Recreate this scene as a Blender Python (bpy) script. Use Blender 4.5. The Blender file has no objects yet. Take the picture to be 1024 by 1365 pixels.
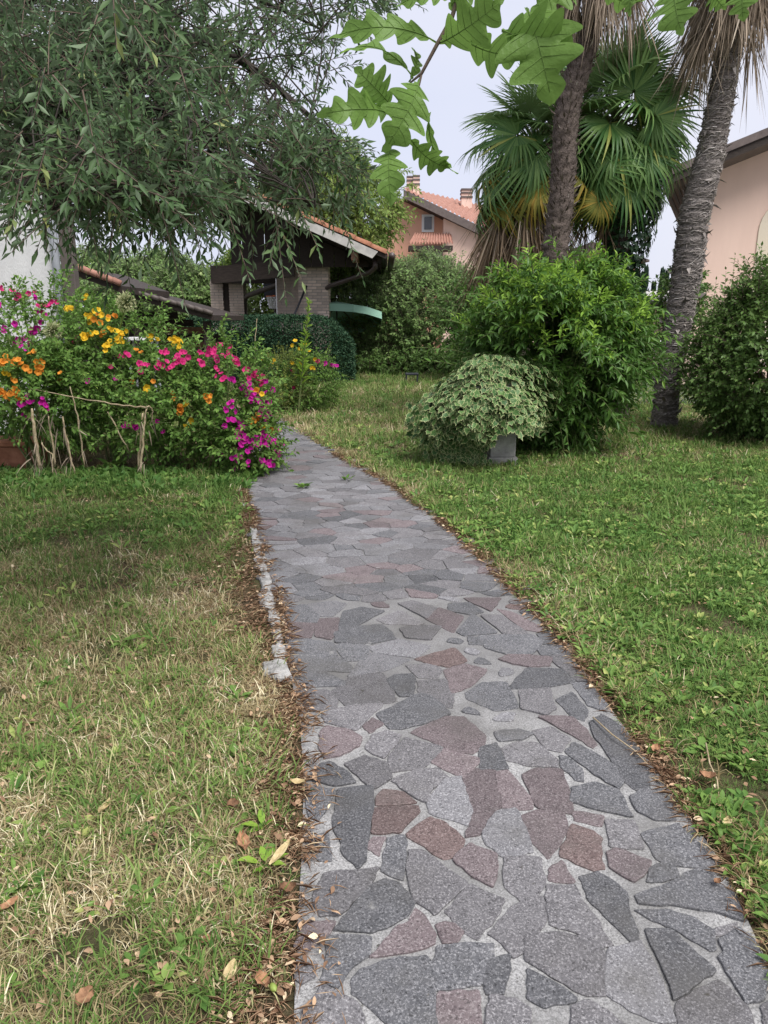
import bpy, math, random
import numpy as np
from mathutils import Matrix, Vector

# ------------------------------------------------------------------ camera, sky, sun
S = bpy.context.scene
COL = S.collection
H, F = 1.6, 1000.0
PITCH = math.atan((682.5 - 425) / F)
cam_d = bpy.data.cameras.new('camera')
cam = bpy.data.objects.new('camera', cam_d)
COL.objects.link(cam)
cam.location = (0, 0, H)
cam.rotation_euler = (math.pi / 2 - PITCH, 0, 0)
cam_d.sensor_fit = 'HORIZONTAL'
cam_d.sensor_width = 36
cam_d.lens = 36 * F / 1024
cam_d.clip_end = 1000
S.camera = cam

SUN_EL, SUN_AZ = math.radians(58), math.radians(140)   # azimuth clockwise from +Y
w = bpy.data.worlds.new('World')
S.world = w
w.use_nodes = True
nt = w.node_tree
bg = nt.nodes['Background']
sky = nt.nodes.new('ShaderNodeTexSky')
sky.sky_type = 'NISHITA'
sky.sun_disc = False
sky.sun_elevation = SUN_EL
sky.sun_rotation = SUN_AZ
sky.dust_density = 3
tc = nt.nodes.new('ShaderNodeTexCoord')
cn = nt.nodes.new('ShaderNodeTexNoise')
cn.inputs['Scale'].default_value = 2.2
cn.inputs['Detail'].default_value = 5
nt.links.new(tc.outputs['Generated'], cn.inputs['Vector'])
cr = nt.nodes.new('ShaderNodeValToRGB')
cr.color_ramp.elements[0].position = .3
cr.color_ramp.elements[1].position = .75
cr.color_ramp.elements[0].color = (7.2, 7.6, 9.3, 1)
cr.color_ramp.elements[1].color = (9.0, 8.9, 9.6, 1)
nt.links.new(cn.outputs['Fac'], cr.inputs['Fac'])
mx = nt.nodes.new('ShaderNodeMix')
mx.data_type = 'RGBA'
mx.inputs['Factor'].default_value = .86
nt.links.new(sky.outputs['Color'], mx.inputs['A'])
nt.links.new(cr.outputs['Color'], mx.inputs['B'])
nt.links.new(mx.outputs['Result'], bg.inputs['Color'])
bg.inputs['Strength'].default_value = 0.077
sl = bpy.data.lights.new('sun', 'SUN')
sl.energy = 3.4
sl.angle = math.radians(36)
sl.color = (1, .97, .93)
so = bpy.data.objects.new('sun', sl)
COL.objects.link(so)
sd = Vector((math.sin(SUN_AZ) * math.cos(SUN_EL), math.cos(SUN_AZ) * math.cos(SUN_EL), math.sin(SUN_EL)))
so.rotation_euler = sd.to_track_quat('Z', 'Y').to_euler()
so.location = (0, 0, 30)
S.view_settings.view_transform = 'Standard'
S.view_settings.look = 'None'
S.view_settings.exposure = 0.54
S.view_settings.gamma = 1
S.view_settings.use_curve_mapping = False
S.cycles.use_denoising = True
S.cycles.max_bounces = 8
S.cycles.transparent_max_bounces = 8

rng = np.random.default_rng(7)
random.seed(7)
U = rng.uniform
ct, st_ = math.cos(PITCH), math.sin(PITCH)


def ray(px, py):
    xc, yc = (px - 512) / F, (682.5 - py) / F
    return np.array([xc, ct + yc * st_, -st_ + yc * ct])


def G(px, py, z=0.0):
    d = ray(px, py)
    t = (H - z) / -d[2]
    return np.array([d[0] * t, d[1] * t, z])


def P(px, py, Y):
    d = ray(px, py)
    t = Y / d[1]
    return np.array([d[0] * t, Y, H + d[2] * t])


def nrm(a):
    a = np.asarray(a, float)
    return a / np.maximum(np.linalg.norm(a, axis=-1, keepdims=True), 1e-9)


_grids = {}


def vnoise(x, y, scale, seed):
    if seed not in _grids:
        _grids[seed] = np.random.default_rng(seed).uniform(0, 1, (64, 64))
    g = _grids[seed]
    x, y = np.asarray(x) * scale, np.asarray(y) * scale
    xi, yi = np.floor(x).astype(int), np.floor(y).astype(int)
    fx, fy = x - xi, y - yi
    fx, fy = fx * fx * (3 - 2 * fx), fy * fy * (3 - 2 * fy)
    a = g[xi % 64, yi % 64]
    b = g[(xi + 1) % 64, yi % 64]
    c = g[xi % 64, (yi + 1) % 64]
    d = g[(xi + 1) % 64, (yi + 1) % 64]
    return (a * (1 - fx) + b * fx) * (1 - fy) + (c * (1 - fx) + d * fx) * fy


# ------------------------------------------------------------------ object helpers
def link(name, me, parent=None, mat=None):
    o = bpy.data.objects.new(name, me)
    COL.objects.link(o)
    if parent is not None:
        o.parent = parent
        if parent.parent is None and parent.type == 'EMPTY':
            o.matrix_parent_inverse = parent.matrix_basis.inverted()
    if mat is not None and me is not None and not me.materials:
        me.materials.append(mat)
    return o


def tag(o, label=None, cat=None, group=None, kind=None):
    if label: o['label'] = label
    if cat: o['category'] = cat
    if group: o['group'] = group
    if kind: o['kind'] = kind
    return o


def thing(name, loc, label, cat, group=None):
    o = bpy.data.objects.new(name, None)
    COL.objects.link(o)
    o.empty_display_size = .2
    o.matrix_basis = Matrix.Translation(Vector([float(c) for c in loc]))
    return tag(o, label, cat, group)


def mesh_np(name, V, T, attrs=None, smooth=False):
    """V (n,3), T (m,3) triangles"""
    me = bpy.data.meshes.new(name)
    V = np.ascontiguousarray(V, dtype=np.float32)
    T = np.ascontiguousarray(T, dtype=np.int32)
    me.vertices.add(len(V))
    me.vertices.foreach_set('co', V.ravel())
    me.loops.add(T.size)
    me.loops.foreach_set('vertex_index', T.ravel())
    me.polygons.add(len(T))
    me.polygons.foreach_set('loop_start', np.arange(0, T.size, 3, dtype=np.int32))
    if smooth:
        me.polygons.foreach_set('use_smooth', np.ones(len(T), dtype=bool))
    for k, a in (attrs or {}).items():
        at = me.attributes.new(k, 'FLOAT', 'POINT')
        at.data.foreach_set('value', np.ascontiguousarray(a, dtype=np.float32))
    me.update(calc_edges=True)
    return me


class MB:
    """collects boxes, tubes, sheets and prisms into one mesh"""
    def __init__(s):
        s.v, s.f = [], []

    def add(s, vs, fs):
        n = len(s.v)
        s.v += [tuple(float(c) for c in v) for v in vs]
        s.f += [tuple(i + n for i in f) for f in fs]
        return s

    def box(s, c, size, rz=0, M=None, taper=1.0):
        hx, hy, hz = [k / 2 for k in size]
        vs = [(x, y, z) for z in (-hz, hz) for x, y in ((-hx, -hy), (hx, -hy), (hx, hy), (-hx, hy))]
        vs = [(x * (taper if z > 0 else 1), y * (taper if z > 0 else 1), z) for x, y, z in vs]
        R = M if M is not None else Matrix.Rotation(rz, 3, 'Z')
        vs = [R @ Vector(v) + Vector([float(k) for k in c]) for v in vs]
        return s.add(vs, [(3, 2, 1, 0), (4, 5, 6, 7), (0, 1, 5, 4), (1, 2, 6, 5), (2, 3, 7, 6), (3, 0, 4, 7)])

    def bar(s, a, b, w, h, up=(0, 0, 1)):
        a, b = Vector([float(k) for k in a]), Vector([float(k) for k in b])
        d = (b - a)
        L = d.length
        x = d.normalized()
        y = Vector(up).cross(x)
        if y.length < 1e-4: y = Vector((0, 1, 0)).cross(x)
        y.normalize()
        z = x.cross(y)
        R = Matrix((x, y, z)).transposed()
        return s.box((a + b) / 2, (L, w, h), M=R)

    def tube(s, pts, r, n=8, cap=True):
        pts = np.array(pts, float)
        r = np.broadcast_to(np.array(r, float), (len(pts),))
        V, T = tube_batch(pts[None], r[None], n)
        s.add(V, [tuple(t) for t in T])
        if cap:
            s.f.append(tuple(range(len(s.v) - n, len(s.v))))
            k = len(s.v) - len(V)
            s.f.append(tuple(range(k + n - 1, k - 1, -1)))
        return s

    def lathe(s, c, prof, n=16):
        vs, fs = [], []
        for r, z in prof:
            for i in range(n):
                a = 2 * math.pi * i / n
                vs.append((c[0] + r * math.cos(a), c[1] + r * math.sin(a), c[2] + z))
        for k in range(len(prof) - 1):
            for i in range(n):
                j = (i + 1) % n
                fs.append((k * n + i, k * n + j, (k + 1) * n + j, (k + 1) * n + i))
        fs.append(tuple(range(n - 1, -1, -1)))
        fs.append(tuple(range((len(prof) - 1) * n, len(prof) * n)))
        return s.add(vs, fs)

    def prism(s, poly, off):
        """extrude a planar polygon (3d points) by off"""
        n = len(poly)
        a = [Vector([float(k) for k in p]) for p in poly]
        b = [p + Vector(off) for p in a]
        return s.add(a + b, [tuple(range(n)), tuple(range(2 * n - 1, n - 1, -1))] +
                     [(i, (i + 1) % n, n + (i + 1) % n, n + i) for i in range(n)])

    def build(s, name, mat, parent=None, smooth=False, bevel=0, origin=None):
        me = bpy.data.meshes.new(name)
        v = s.v if origin is None else [(a - origin[0], b - origin[1], c - origin[2]) for a, b, c in s.v]
        me.from_pydata(v, [], s.f)
        import bmesh
        bm = bmesh.new()
        bm.from_mesh(me)
        bmesh.ops.recalc_face_normals(bm, faces=bm.faces)
        if bevel:
            bmesh.ops.bevel(bm, geom=list(bm.edges), offset=bevel, segments=1, affect='EDGES', clamp_overlap=True)
        bm.to_mesh(me)
        bm.free()
        if smooth:
            me.polygons.foreach_set('use_smooth', [True] * len(me.polygons))
        o = link(name, me, parent, mat)
        if origin is not None:
            o.location = Vector([float(k) for k in origin])
        return o


def tube_batch(Pp, R, n):
    """Pp (N,k,3), R (N,k): N tubes of k rings"""
    Pp = np.asarray(Pp, float)
    N, k, _ = Pp.shape
    t = np.empty_like(Pp)
    t[:, 1:-1] = Pp[:, 2:] - Pp[:, :-2]
    t[:, 0] = Pp[:, 1] - Pp[:, 0]
    t[:, -1] = Pp[:, -1] - Pp[:, -2]
    t = nrm(t)
    ref = np.where(np.abs(t[:, :1, 2:3]) > .9, np.array([1., 0, 0]), np.array([0, 0, 1.]))
    a = nrm(np.cross(t, np.broadcast_to(ref, t.shape)))
    b = np.cross(t, a)
    th = np.arange(n) * 2 * np.pi / n
    V = Pp[:, :, None] + R[:, :, None, None] * (a[:, :, None] * np.cos(th)[:, None] + b[:, :, None] * np.sin(th)[:, None])
    idx = np.arange(N * k * n).reshape(N, k, n)
    p = idx[:, :-1]
    q = idx[:, 1:]
    p2, q2 = np.roll(p, -1, 2), np.roll(q, -1, 2)
    T = np.concatenate([np.stack([p, p2, q2], -1).reshape(-1, 3), np.stack([p, q2, q], -1).reshape(-1, 3)])
    return V.reshape(-1, 3), T


def tubes(name, Pp, R, n, mat, parent, kind=None):
    V, T = tube_batch(Pp, R, n)
    o = link(name, mesh_np(name, V, T, smooth=True), parent, mat)
    if kind: o['kind'] = kind
    return o


# ------------------------------------------------------------------ materials
def nodes_mat(name):
    m = bpy.data.materials.new(name)
    m.use_nodes = True
    n = m.node_tree.nodes
    return m, n, m.node_tree.links, n['Principled BSDF'], n['Material Output']


def mixc(n, l, fac, a, b, blend='MIX'):
    x = n.new('ShaderNodeMix')
    x.data_type = 'RGBA'
    x.blend_type = blend
    x.clamp_factor = True
    for key, v in (('Factor', fac), ('A', a), ('B', b)):
        if isinstance(v, (int, float)):
            x.inputs[key].default_value = v
        elif isinstance(v, tuple):
            x.inputs[key].default_value = v if len(v) == 4 else (*v, 1)
        else:
            l.new(v, x.inputs[key])
    return x.outputs['Result']


def noise(n, l, vec, scale, detail=4, rough=.55, stretch=None):
    t = n.new('ShaderNodeTexNoise')
    t.inputs['Scale'].default_value = scale
    t.inputs['Detail'].default_value = detail
    t.inputs['Roughness'].default_value = rough
    if stretch:
        mp = n.new('ShaderNodeMapping')
        mp.inputs['Scale'].default_value = stretch
        l.new(vec, mp.inputs['Vector'])
        vec = mp.outputs['Vector']
    l.new(vec, t.inputs['Vector'])
    return t.outputs['Fac']


def ramp(n, l, fac, a, b):
    r = n.new('ShaderNodeMapRange')
    r.inputs['From Min'].default_value = a
    r.inputs['From Max'].default_value = b
    l.new(fac, r.inputs['Value'])
    return r.outputs['Result']


def bumpn(n, l, bs, h, strength, dist=.01):
    b = n.new('ShaderNodeBump')
    b.inputs['Strength'].default_value = strength
    b.inputs['Distance'].default_value = dist
    l.new(h, b.inputs['Height'])
    l.new(b.outputs['Normal'], bs.inputs['Normal'])


def solid(name, c1, c2, scale=6, rough=.8, bump=.3, bscale=60, spec=.3, stretch=None, objvar=0.0, metal=0, dist=.005):
    m, n, l, bs, out = nodes_mat(name)
    tcn = n.new('ShaderNodeTexCoord').outputs['Object']
    f = ramp(n, l, noise(n, l, tcn, scale, 5, .6, stretch), .3, .7)
    c = mixc(n, l, f, c1, c2)
    if objvar:
        oi = n.new('ShaderNodeObjectInfo').outputs['Random']
        hs = n.new('ShaderNodeHueSaturation')
        r = n.new('ShaderNodeMapRange')
        r.inputs['To Min'].default_value = 1 - objvar
        r.inputs['To Max'].default_value = 1 + objvar
        l.new(oi, r.inputs['Value'])
        l.new(r.outputs['Result'], hs.inputs['Value'])
        l.new(c, hs.inputs['Color'])
        c = hs.outputs['Color']
    l.new(c, bs.inputs['Base Color'])
    bs.inputs['Roughness'].default_value = rough
    bs.inputs['Specular IOR Level'].default_value = spec
    bs.inputs['Metallic'].default_value = metal
    if bump:
        bumpn(n, l, bs, noise(n, l, tcn, bscale, 4, .6, stretch), bump, dist)
    return m


def leafmat(name, ca, cb, back=None, transl=.25, rough=.45, spec=.35, rim=None, inst=False, cc=None, blotch=None):
    """two or three blade colours chosen by a per leaf random value"""
    m, n, l, bs, out = nodes_mat(name)
    at = n.new('ShaderNodeAttribute')
    at.attribute_name = 'tint'
    fac = at.outputs['Fac']
    if inst:
        a2 = n.new('ShaderNodeAttribute')
        a2.attribute_name = 'itint'
        a2.attribute_type = 'INSTANCER'
        ad = n.new('ShaderNodeMath')
        ad.operation = 'MULTIPLY_ADD'
        l.new(fac, ad.inputs[0])
        ad.inputs[1].default_value = .55
        sb = n.new('ShaderNodeMath')
        sb.operation = 'MULTIPLY_ADD'
        l.new(a2.outputs['Fac'], sb.inputs[0])
        sb.inputs[1].default_value = 1.0
        sb.inputs[2].default_value = -.27
        l.new(sb.outputs[0], ad.inputs[2])
        fac = ad.outputs[0]
    cr = n.new('ShaderNodeValToRGB')
    e = cr.color_ramp.elements
    e[0].color = (*ca, 1)
    e[1].color = (*cb, 1)
    if cc:
        x = e.new(.88)
        x.color = (*cb, 1)
        e[2].color = (*cc, 1)
    l.new(fac, cr.inputs['Fac'])
    c = cr.outputs['Color']
    if blotch:
        gp_ = n.new('ShaderNodeNewGeometry').outputs['Position']
        c = mixc(n, l, ramp(n, l, noise(n, l, gp_, 30, 4, .6), .35, .75), c, tuple(k * 1.5 for k in cb))
        c = mixc(n, l, ramp(n, l, noise(n, l, gp_, 75, 3, .6), .68, .74), c, blotch)
        bumpn(n, l, bs, noise(n, l, gp_, 90, 3, .6), .5, .004)
    if rim:
        ra = n.new('ShaderNodeAttribute')
        ra.attribute_name = 'rim'
        c = mixc(n, l, ramp(n, l, ra.outputs['Fac'], .66, .95), c, rim)
    if back:
        ge = n.new('ShaderNodeNewGeometry')
        c = mixc(n, l, ge.outputs['Backfacing'], c, back)
    l.new(c, bs.inputs['Base Color'])
    bs.inputs['Roughness'].default_value = rough
    bs.inputs['Specular IOR Level'].default_value = spec * .5
    if transl:
        tr = n.new('ShaderNodeBsdfTranslucent')
        l.new(c, tr.inputs['Color'])
        ms = n.new('ShaderNodeMixShader')
        ms.inputs['Fac'].default_value = transl
        l.new(bs.outputs[0], ms.inputs[1])
        l.new(tr.outputs[0], ms.inputs[2])
        l.new(ms.outputs[0], out.inputs['Surface'])
    return m


def stains(n, l, ge, c):
    """dirt, lichen and worn patches that run across stones and joints alike"""
    c = mixc(n, l, ramp(n, l, noise(n, l, ge, 2.1, 6, .65), .50, .85), c, (.085, .08, .072))
    c = mixc(n, l, ramp(n, l, noise(n, l, ge, 9, 5, .7), .66, .80), c, (.28, .275, .265))
    return mixc(n, l, ramp(n, l, noise(n, l, ge, 26, 4, .7), .66, .74), c, (.06, .055, .045))


def stone_mat(name, c1, c2, c3):
    m, n, l, bs, out = nodes_mat(name)
    ge = n.new('ShaderNodeNewGeometry').outputs['Position']
    oi = n.new('ShaderNodeObjectInfo').outputs['Random']
    big = ramp(n, l, noise(n, l, ge, 14, 4, .6), .3, .7)
    c = mixc(n, l, big, c1, c2)
    sp = ramp(n, l, noise(n, l, ge, 170, 3, .75), .50, .66)
    c = mixc(n, l, sp, c, c3)
    dk = ramp(n, l, noise(n, l, ge, 120, 4, .8), .53, .63)
    c = mixc(n, l, dk, c, tuple(k * .45 for k in c1))
    c = stains(n, l, ge, c)
    hs = n.new('ShaderNodeHueSaturation')
    r = n.new('ShaderNodeMapRange')
    r.inputs['To Min'].default_value = .76
    r.inputs['To Max'].default_value = 1.2
    l.new(oi, r.inputs['Value'])
    l.new(r.outputs['Result'], hs.inputs['Value'])
    l.new(c, hs.inputs['Color'])
    l.new(hs.outputs['Color'], bs.inputs['Base Color'])
    bs.inputs['Roughness'].default_value = .78
    bs.inputs['Specular IOR Level'].default_value = .35
    h = mixc(n, l, .5, noise(n, l, ge, 160, 4, .7), noise(n, l, ge, 30, 4, .6))
    bumpn(n, l, bs, h, .55, .006)
    return m


MAT = {}
MAT['stoneD'] = stone_mat('dark porphyry', (.070, .071, .077), (.110, .110, .117), (.27, .268, .275))
MAT['stoneG'] = stone_mat('grey porphyry', (.102, .098, .103), (.146, .140, .146), (.32, .31, .315))
MAT['stoneL'] = stone_mat('pale grey porphyry', (.128, .126, .134), (.170, .167, .175), (.35, .345, .352))
MAT['stoneR'] = stone_mat('purple porphyry', (.110, .087, .091), (.150, .120, .124), (.30, .265, .265))
MAT['stoneB'] = stone_mat('red brown porphyry', (.090, .063, .060), (.128, .092, .087), (.25, .20, .19))


def mortar_mat():
    m, n, l, bs, out = nodes_mat('cement mortar')
    ge = n.new('ShaderNodeNewGeometry').outputs['Position']
    c = mixc(n, l, ramp(n, l, noise(n, l, ge, 150, 4, .8), .38, .60), (.17, .168, .167), (.46, .455, .45))
    c = mixc(n, l, ramp(n, l, noise(n, l, ge, 3, 4), .45, .75), c, (.15, .147, .143))
    # joints were re-pointed near the bottom of the path; further up they are old and grey
    sx = n.new('ShaderNodeSeparateXYZ')
    l.new(ge, sx.inputs[0])
    wob = n.new('ShaderNodeMath')
    wob.operation = 'ADD'
    l.new(sx.outputs['Y'], wob.inputs[0])
    l.new(noise(n, l, ge, 1.6, 4), wob.inputs[1])
    c = mixc(n, l, ramp(n, l, wob.outputs[0], 2.9, 3.7), c, mixc(n, l, .45, (.115, .112, .112), c))
    c = stains(n, l, ge, c)
    l.new(c, bs.inputs['Base Color'])
    bs.inputs['Roughness'].default_value = .95
    bumpn(n, l, bs, noise(n, l, ge, 200, 4, .7), .8, .006)
    return m


MAT['mortar'] = mortar_mat()
MAT['kerb'] = solid('weathered limestone', (.15, .147, .138), (.47, .46, .445), 16, .9, .9, 50, dist=.02)


def soil_mat():
    m, n, l, bs, out = nodes_mat('soil under turf')
    ge = n.new('ShaderNodeNewGeometry').outputs['Position']
    c = mixc(n, l, ramp(n, l, noise(n, l, ge, 40, 5, .7), .3, .7), (.06, .045, .03), (.19, .145, .09))
    c = mixc(n, l, ramp(n, l, noise(n, l, ge, 1.1, 4, .6), .4, .65), c, (.09, .10, .04))
    l.new(c, bs.inputs['Base Color'])
    bs.inputs['Roughness'].default_value = 1
    bs.inputs['Specular IOR Level'].default_value = .1
    bumpn(n, l, bs, noise(n, l, ge, 60, 5, .7), 1, .03)
    return m


MAT['soil'] = soil_mat()
MAT['grass'] = leafmat('green grass', (.065, .145, .032), (.22, .315, .085), None, .3, .6, .25, inst=True, cc=(.52, .50, .25))
MAT['straw'] = leafmat('dry grass', (.16, .12, .055), (.47, .39, .22), None, .2, .7, .2, inst=True, cc=(.80, .72, .50))
MAT['weed'] = leafmat('broad weed leaf', (.07, .16, .035), (.19, .31, .07), None, .3, .5, .35, inst=True, cc=(.42, .46, .15))
MAT['litter'] = leafmat('leaf litter', (.17, .095, .058), (.48, .33, .21), None, .05, .8, .2, cc=(.76, .64, .44))
MAT['deadleaf'] = solid('brown dead leaf', (.13, .065, .035), (.36, .20, .11), 60, .8, .4, 60, objvar=.3)
MAT['paleleaf'] = solid('straw coloured dead leaf', (.30, .22, .10), (.58, .48, .27), 45, .7, .4, 60)
MAT['twig'] = solid('grey brown twig', (.07, .05, .04), (.16, .12, .09), 30, .9, .5, 80)
MAT['stemg'] = solid('green stem', (.09, .13, .04), (.16, .18, .07), 20, .7, .2, 80)
MAT['drystalk'] = solid('dried pale stalk', (.24, .18, .10), (.52, .43, .29), 25, .85, .5, 60, objvar=.15)
MAT['olive'] = leafmat('olive leaf', (.030, .072, .024), (.100, .168, .064), (.155, .22, .125), .24, .45, .4, cc=(.34, .36, .12))
MAT['bark'] = solid('olive bark', (.025, .021, .018), (.075, .064, .054), 12, .95, .9, 40, stretch=(1, 1, .3), dist=.02)
MAT['oak'] = leafmat('oak leaf', (.13, .26, .04), (.24, .40, .07), (.18, .31, .07), .5, .42, .4, blotch=(.20, .15, .05))
MAT['oakvein'] = leafmat('oak leaf vein', (.17, .28, .07), (.2, .32, .08), None, .4, .5, .3)
MAT['forsy'] = leafmat('glossy green leaf', (.045, .115, .022), (.11, .215, .04), None, .3, .36, .45, cc=(.24, .40, .06))
MAT['tips'] = leafmat('young green leaf', (.16, .31, .04), (.30, .46, .07), None, .35, .45, .35)
MAT['priv'] = leafmat('dark shrub leaf', (.055, .125, .032), (.14, .23, .06), None, .25, .4, .4, cc=(.25, .35, .09))
MAT['greysh'] = leafmat('grey green leaf', (.10, .19, .055), (.24, .35, .12), (.27, .33, .18), .3, .55, .3, cc=(.38, .44, .20))
MAT['light'] = leafmat('light green leaf', (.13, .21, .05), (.26, .35, .09), None, .35, .5, .3, cc=(.38, .45, .14))
MAT['box'] = leafmat('clipped box leaf', (.022, .058, .032), (.05, .098, .05), None, .1, .6, .2, cc=(.07, .11, .06))
MAT['mira'] = leafmat('four o clock leaf', (.075, .165, .035), (.18, .305, .065), None, .32, .5, .3, cc=(.34, .44, .10))
MAT['lime'] = leafmat('yellow green small leaf', (.13, .18, .035), (.27, .31, .07), None, .3, .55, .25, cc=(.38, .38, .11))
MAT['ivy'] = leafmat('variegated ivy leaf', (.04, .10, .03), (.10, .19, .055), None, .15, .45, .4, rim=(.70, .70, .36), cc=(.12, .20, .08))
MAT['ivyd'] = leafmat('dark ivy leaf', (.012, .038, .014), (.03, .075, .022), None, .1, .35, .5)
MAT['cyp'] = leafmat('cypress spray', (.012, .03, .018), (.03, .055, .03), None, 0, .7, .2)
MAT['frond'] = leafmat('fan palm blade', (.06, .155, .042), (.22, .36, .11), (.19, .29, .11), .3, .38, .6, cc=(.42, .42, .10))
MAT['frondy'] = leafmat('yellowing palm blade', (.12, .17, .04), (.34, .29, .06), None, .25, .5, .3, cc=(.50, .33, .07))
MAT['deadfrond'] = leafmat('dead palm frond', (.13, .085, .05), (.33, .245, .165), None, .1, .8, .2, cc=(.50, .41, .31))
MAT['deadgrey'] = leafmat('weathered dead frond', (.17, .13, .095), (.42, .34, .26), None, .1, .85, .2, cc=(.58, .50, .40))
MAT['trunkb'] = solid('dark palm trunk', (.06, .046, .04), (.17, .135, .115), 18, .95, 1, 45, dist=.03)
MAT['trunkg'] = solid('grey palm trunk', (.12, .105, .098), (.31, .275, .255), 18, .95, 1, 45, dist=.03)
MAT['fibre'] = leafmat('palm trunk fibre', (.16, .14, .13), (.36, .325, .30), None, 0, .9, .2, cc=(.58, .54, .51))
MAT['stub'] = leafmat('palm leaf base', (.07, .055, .045), (.18, .145, .12), None, 0, .9, .2, cc=(.62, .57, .51))
MAT['white'] = solid('white house render', (.52, .52, .515), (.68, .68, .67), 1.2, .9, .8, 50, stretch=(2, 2, .5), dist=.01)
MAT['pinkA'] = solid('salmon house render', (.66, .36, .25), (.71, .40, .285), 1, .9, .15, 40)
MAT['pinkB'] = solid('pale pink house render', (.70, .51, .425), (.80, .595, .50), .7, .9, .3, 40, stretch=(2.2, 2.2, .5))
MAT['cream'] = solid('cream render', (.66, .58, .45), (.70, .62, .50), 1, .9, .1, 40)
MAT['darkwood'] = solid('dark stained timber', (.022, .016, .013), (.05, .037, .03), 8, .7, .4, 40, stretch=(1, 1, 6))
MAT['greywood'] = solid('grey brown eave timber', (.10, .08, .075), (.16, .13, .12), 8, .75, .3, 40)
MAT['redwood'] = solid('worn red brown timber', (.16, .075, .045), (.32, .20, .14), 10, .8, .4, 40)
MAT['fascia'] = solid('pale painted board', (.36, .35, .33), (.54, .52, .49), 6, .8, .3, 40)
MAT['terra'] = solid('terracotta', (.20, .08, .045), (.36, .165, .10), 9, .85, .5, 60, objvar=.2)
MAT['roofred'] = solid('old red roof tile', (.24, .115, .085), (.40, .215, .165), 5, .9, .4, 40, objvar=.1)
MAT['brick'] = solid('pale brick', (.57, .46, .39), (.74, .63, .55), 5, .9, .6, 60, objvar=.28)
MAT['joint'] = solid('brick joint', (.30, .27, .25), (.40, .37, .34), 20, .95, .4, 60)
MAT['metal'] = solid('brown painted metal', (.045, .032, .028), (.075, .055, .05), 8, .45, .05, 40, .5)
MAT['pipe'] = solid('zinc pipe', (.34, .36, .40), (.45, .47, .51), 5, .4, .05, 40, .5)
MAT['postbr'] = solid('brown window post', (.085, .07, .062), (.12, .10, .09), 5, .6, .1, 40)
MAT['glass'] = solid('window glass', (.05, .055, .065), (.10, .11, .13), 1.5, .12, 0, 10, .6)
MAT['parasol'] = leafmat('green parasol cloth', (.36, .60, .47), (.42, .66, .53), None, .12, .8, .2)
MAT['black'] = solid('black plastic', (.018, .02, .026), (.03, .034, .042), 6, .5, .05, 40)
MAT['hoop'] = solid('orange hoop paint', (.62, .17, .06), (.68, .2, .08), 6, .5, 0, 40)
MAT['net'] = solid('white net cord', (.75, .75, .76), (.8, .8, .8), 6, .8, 0, 40)
MAT['concrete'] = solid('weathered concrete', (.24, .235, .22), (.42, .41, .38), 9, .95, .7, 70, dist=.01)
MAT['gravel'] = solid('pale gravel', (.40, .385, .37), (.62, .60, .58), 60, .95, .6, 90)
MAT['wire'] = solid('galvanised wire', (.34, .35, .36), (.45, .46, .47), 8, .45, 0, 40, .5, metal=.4)
MAT['fM'] = leafmat('magenta petal', (.46, .012, .26), (.60, .03, .36), None, .3, .6, .2)
MAT['fP'] = leafmat('crimson pink petal', (.55, .02, .15), (.70, .06, .26), None, .3, .6, .2)
MAT['fY'] = leafmat('yellow petal', (.75, .45, .02), (.82, .55, .05), None, .3, .6, .2)
MAT['fO'] = leafmat('orange petal', (.74, .24, .03), (.80, .36, .06), None, .3, .6, .2)
MAT['allium'] = leafmat('seed head floret', (.32, .38, .17), (.58, .56, .34), None, .2, .7, .2)
MAT['acorn'] = solid('green acorn', (.22, .30, .06), (.30, .38, .09), 15, .35, 0, 40, .5)

# ------------------------------------------------------------------ leaf shapes (u along, v across, w out of plane)
TPL4 = (np.array([[0, 0, 0], [.45, .5, .06], [.5, 0, -.03], [.45, -.5, .06], [1, 0, -.10]], float),
        np.array([[0, 2, 1], [0, 3, 2], [1, 2, 4], [2, 3, 4]]))
TPL8 = (np.array([[0, 0, 0], [.22, .36, .04], [.25, 0, -.02], [.22, -.36, .04], [.52, .5, .05], [.55, 0, -.05],
                  [.52, -.5, .05], [.80, .27, -.03], [.8, 0, -.09], [.80, -.27, -.03], [1, 0, -.17]], float),
        np.array([[0, 2, 1], [0, 3, 2], [1, 2, 5], [1, 5, 4], [2, 3, 6], [2, 6, 5], [4, 5, 8], [4, 8, 7], [5, 6, 9], [5, 9, 8],
                  [7, 8, 10], [8, 9, 10]]))
TPL2 = (np.array([[0, 0, 0], [.5, .5, .05], [.5, -.5, .05], [1, 0, -.06]], float), np.array([[0, 2, 1], [1, 2, 3]]))


def ivy_tpl():
    ang = [0, .42, .78, 1.25, 1.75, 2.3, math.pi, -2.3, -1.75, -1.25, -.78, -.42]
    rad = [1, .55, .68, .42, .52, .40, .16, .40, .52, .42, .68, .55]
    v = [[0.3, 0, -.03]]
    for s in (.62, 1):
        for a, r in zip(ang, rad):
            v.append([.3 + .7 * s * r * math.cos(a), .75 * s * r * math.sin(a), .03 * s * (1 if abs(a) > .1 else -2)])
    t = []
    for i in range(12):
        j = (i + 1) % 12
        t += [[0, 1 + i, 1 + j], [1 + i, 13 + i, 13 + j], [1 + i, 13 + j, 1 + j]]
    return np.array(v, float), np.array(t)


TPLI = ivy_tpl()
RIMI = np.array([0] * 13 + [1] * 12, float)


def bases(d, n):
    d = nrm(d)
    s = nrm(np.cross(n, d))
    return d, s, np.cross(d, s)


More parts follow.
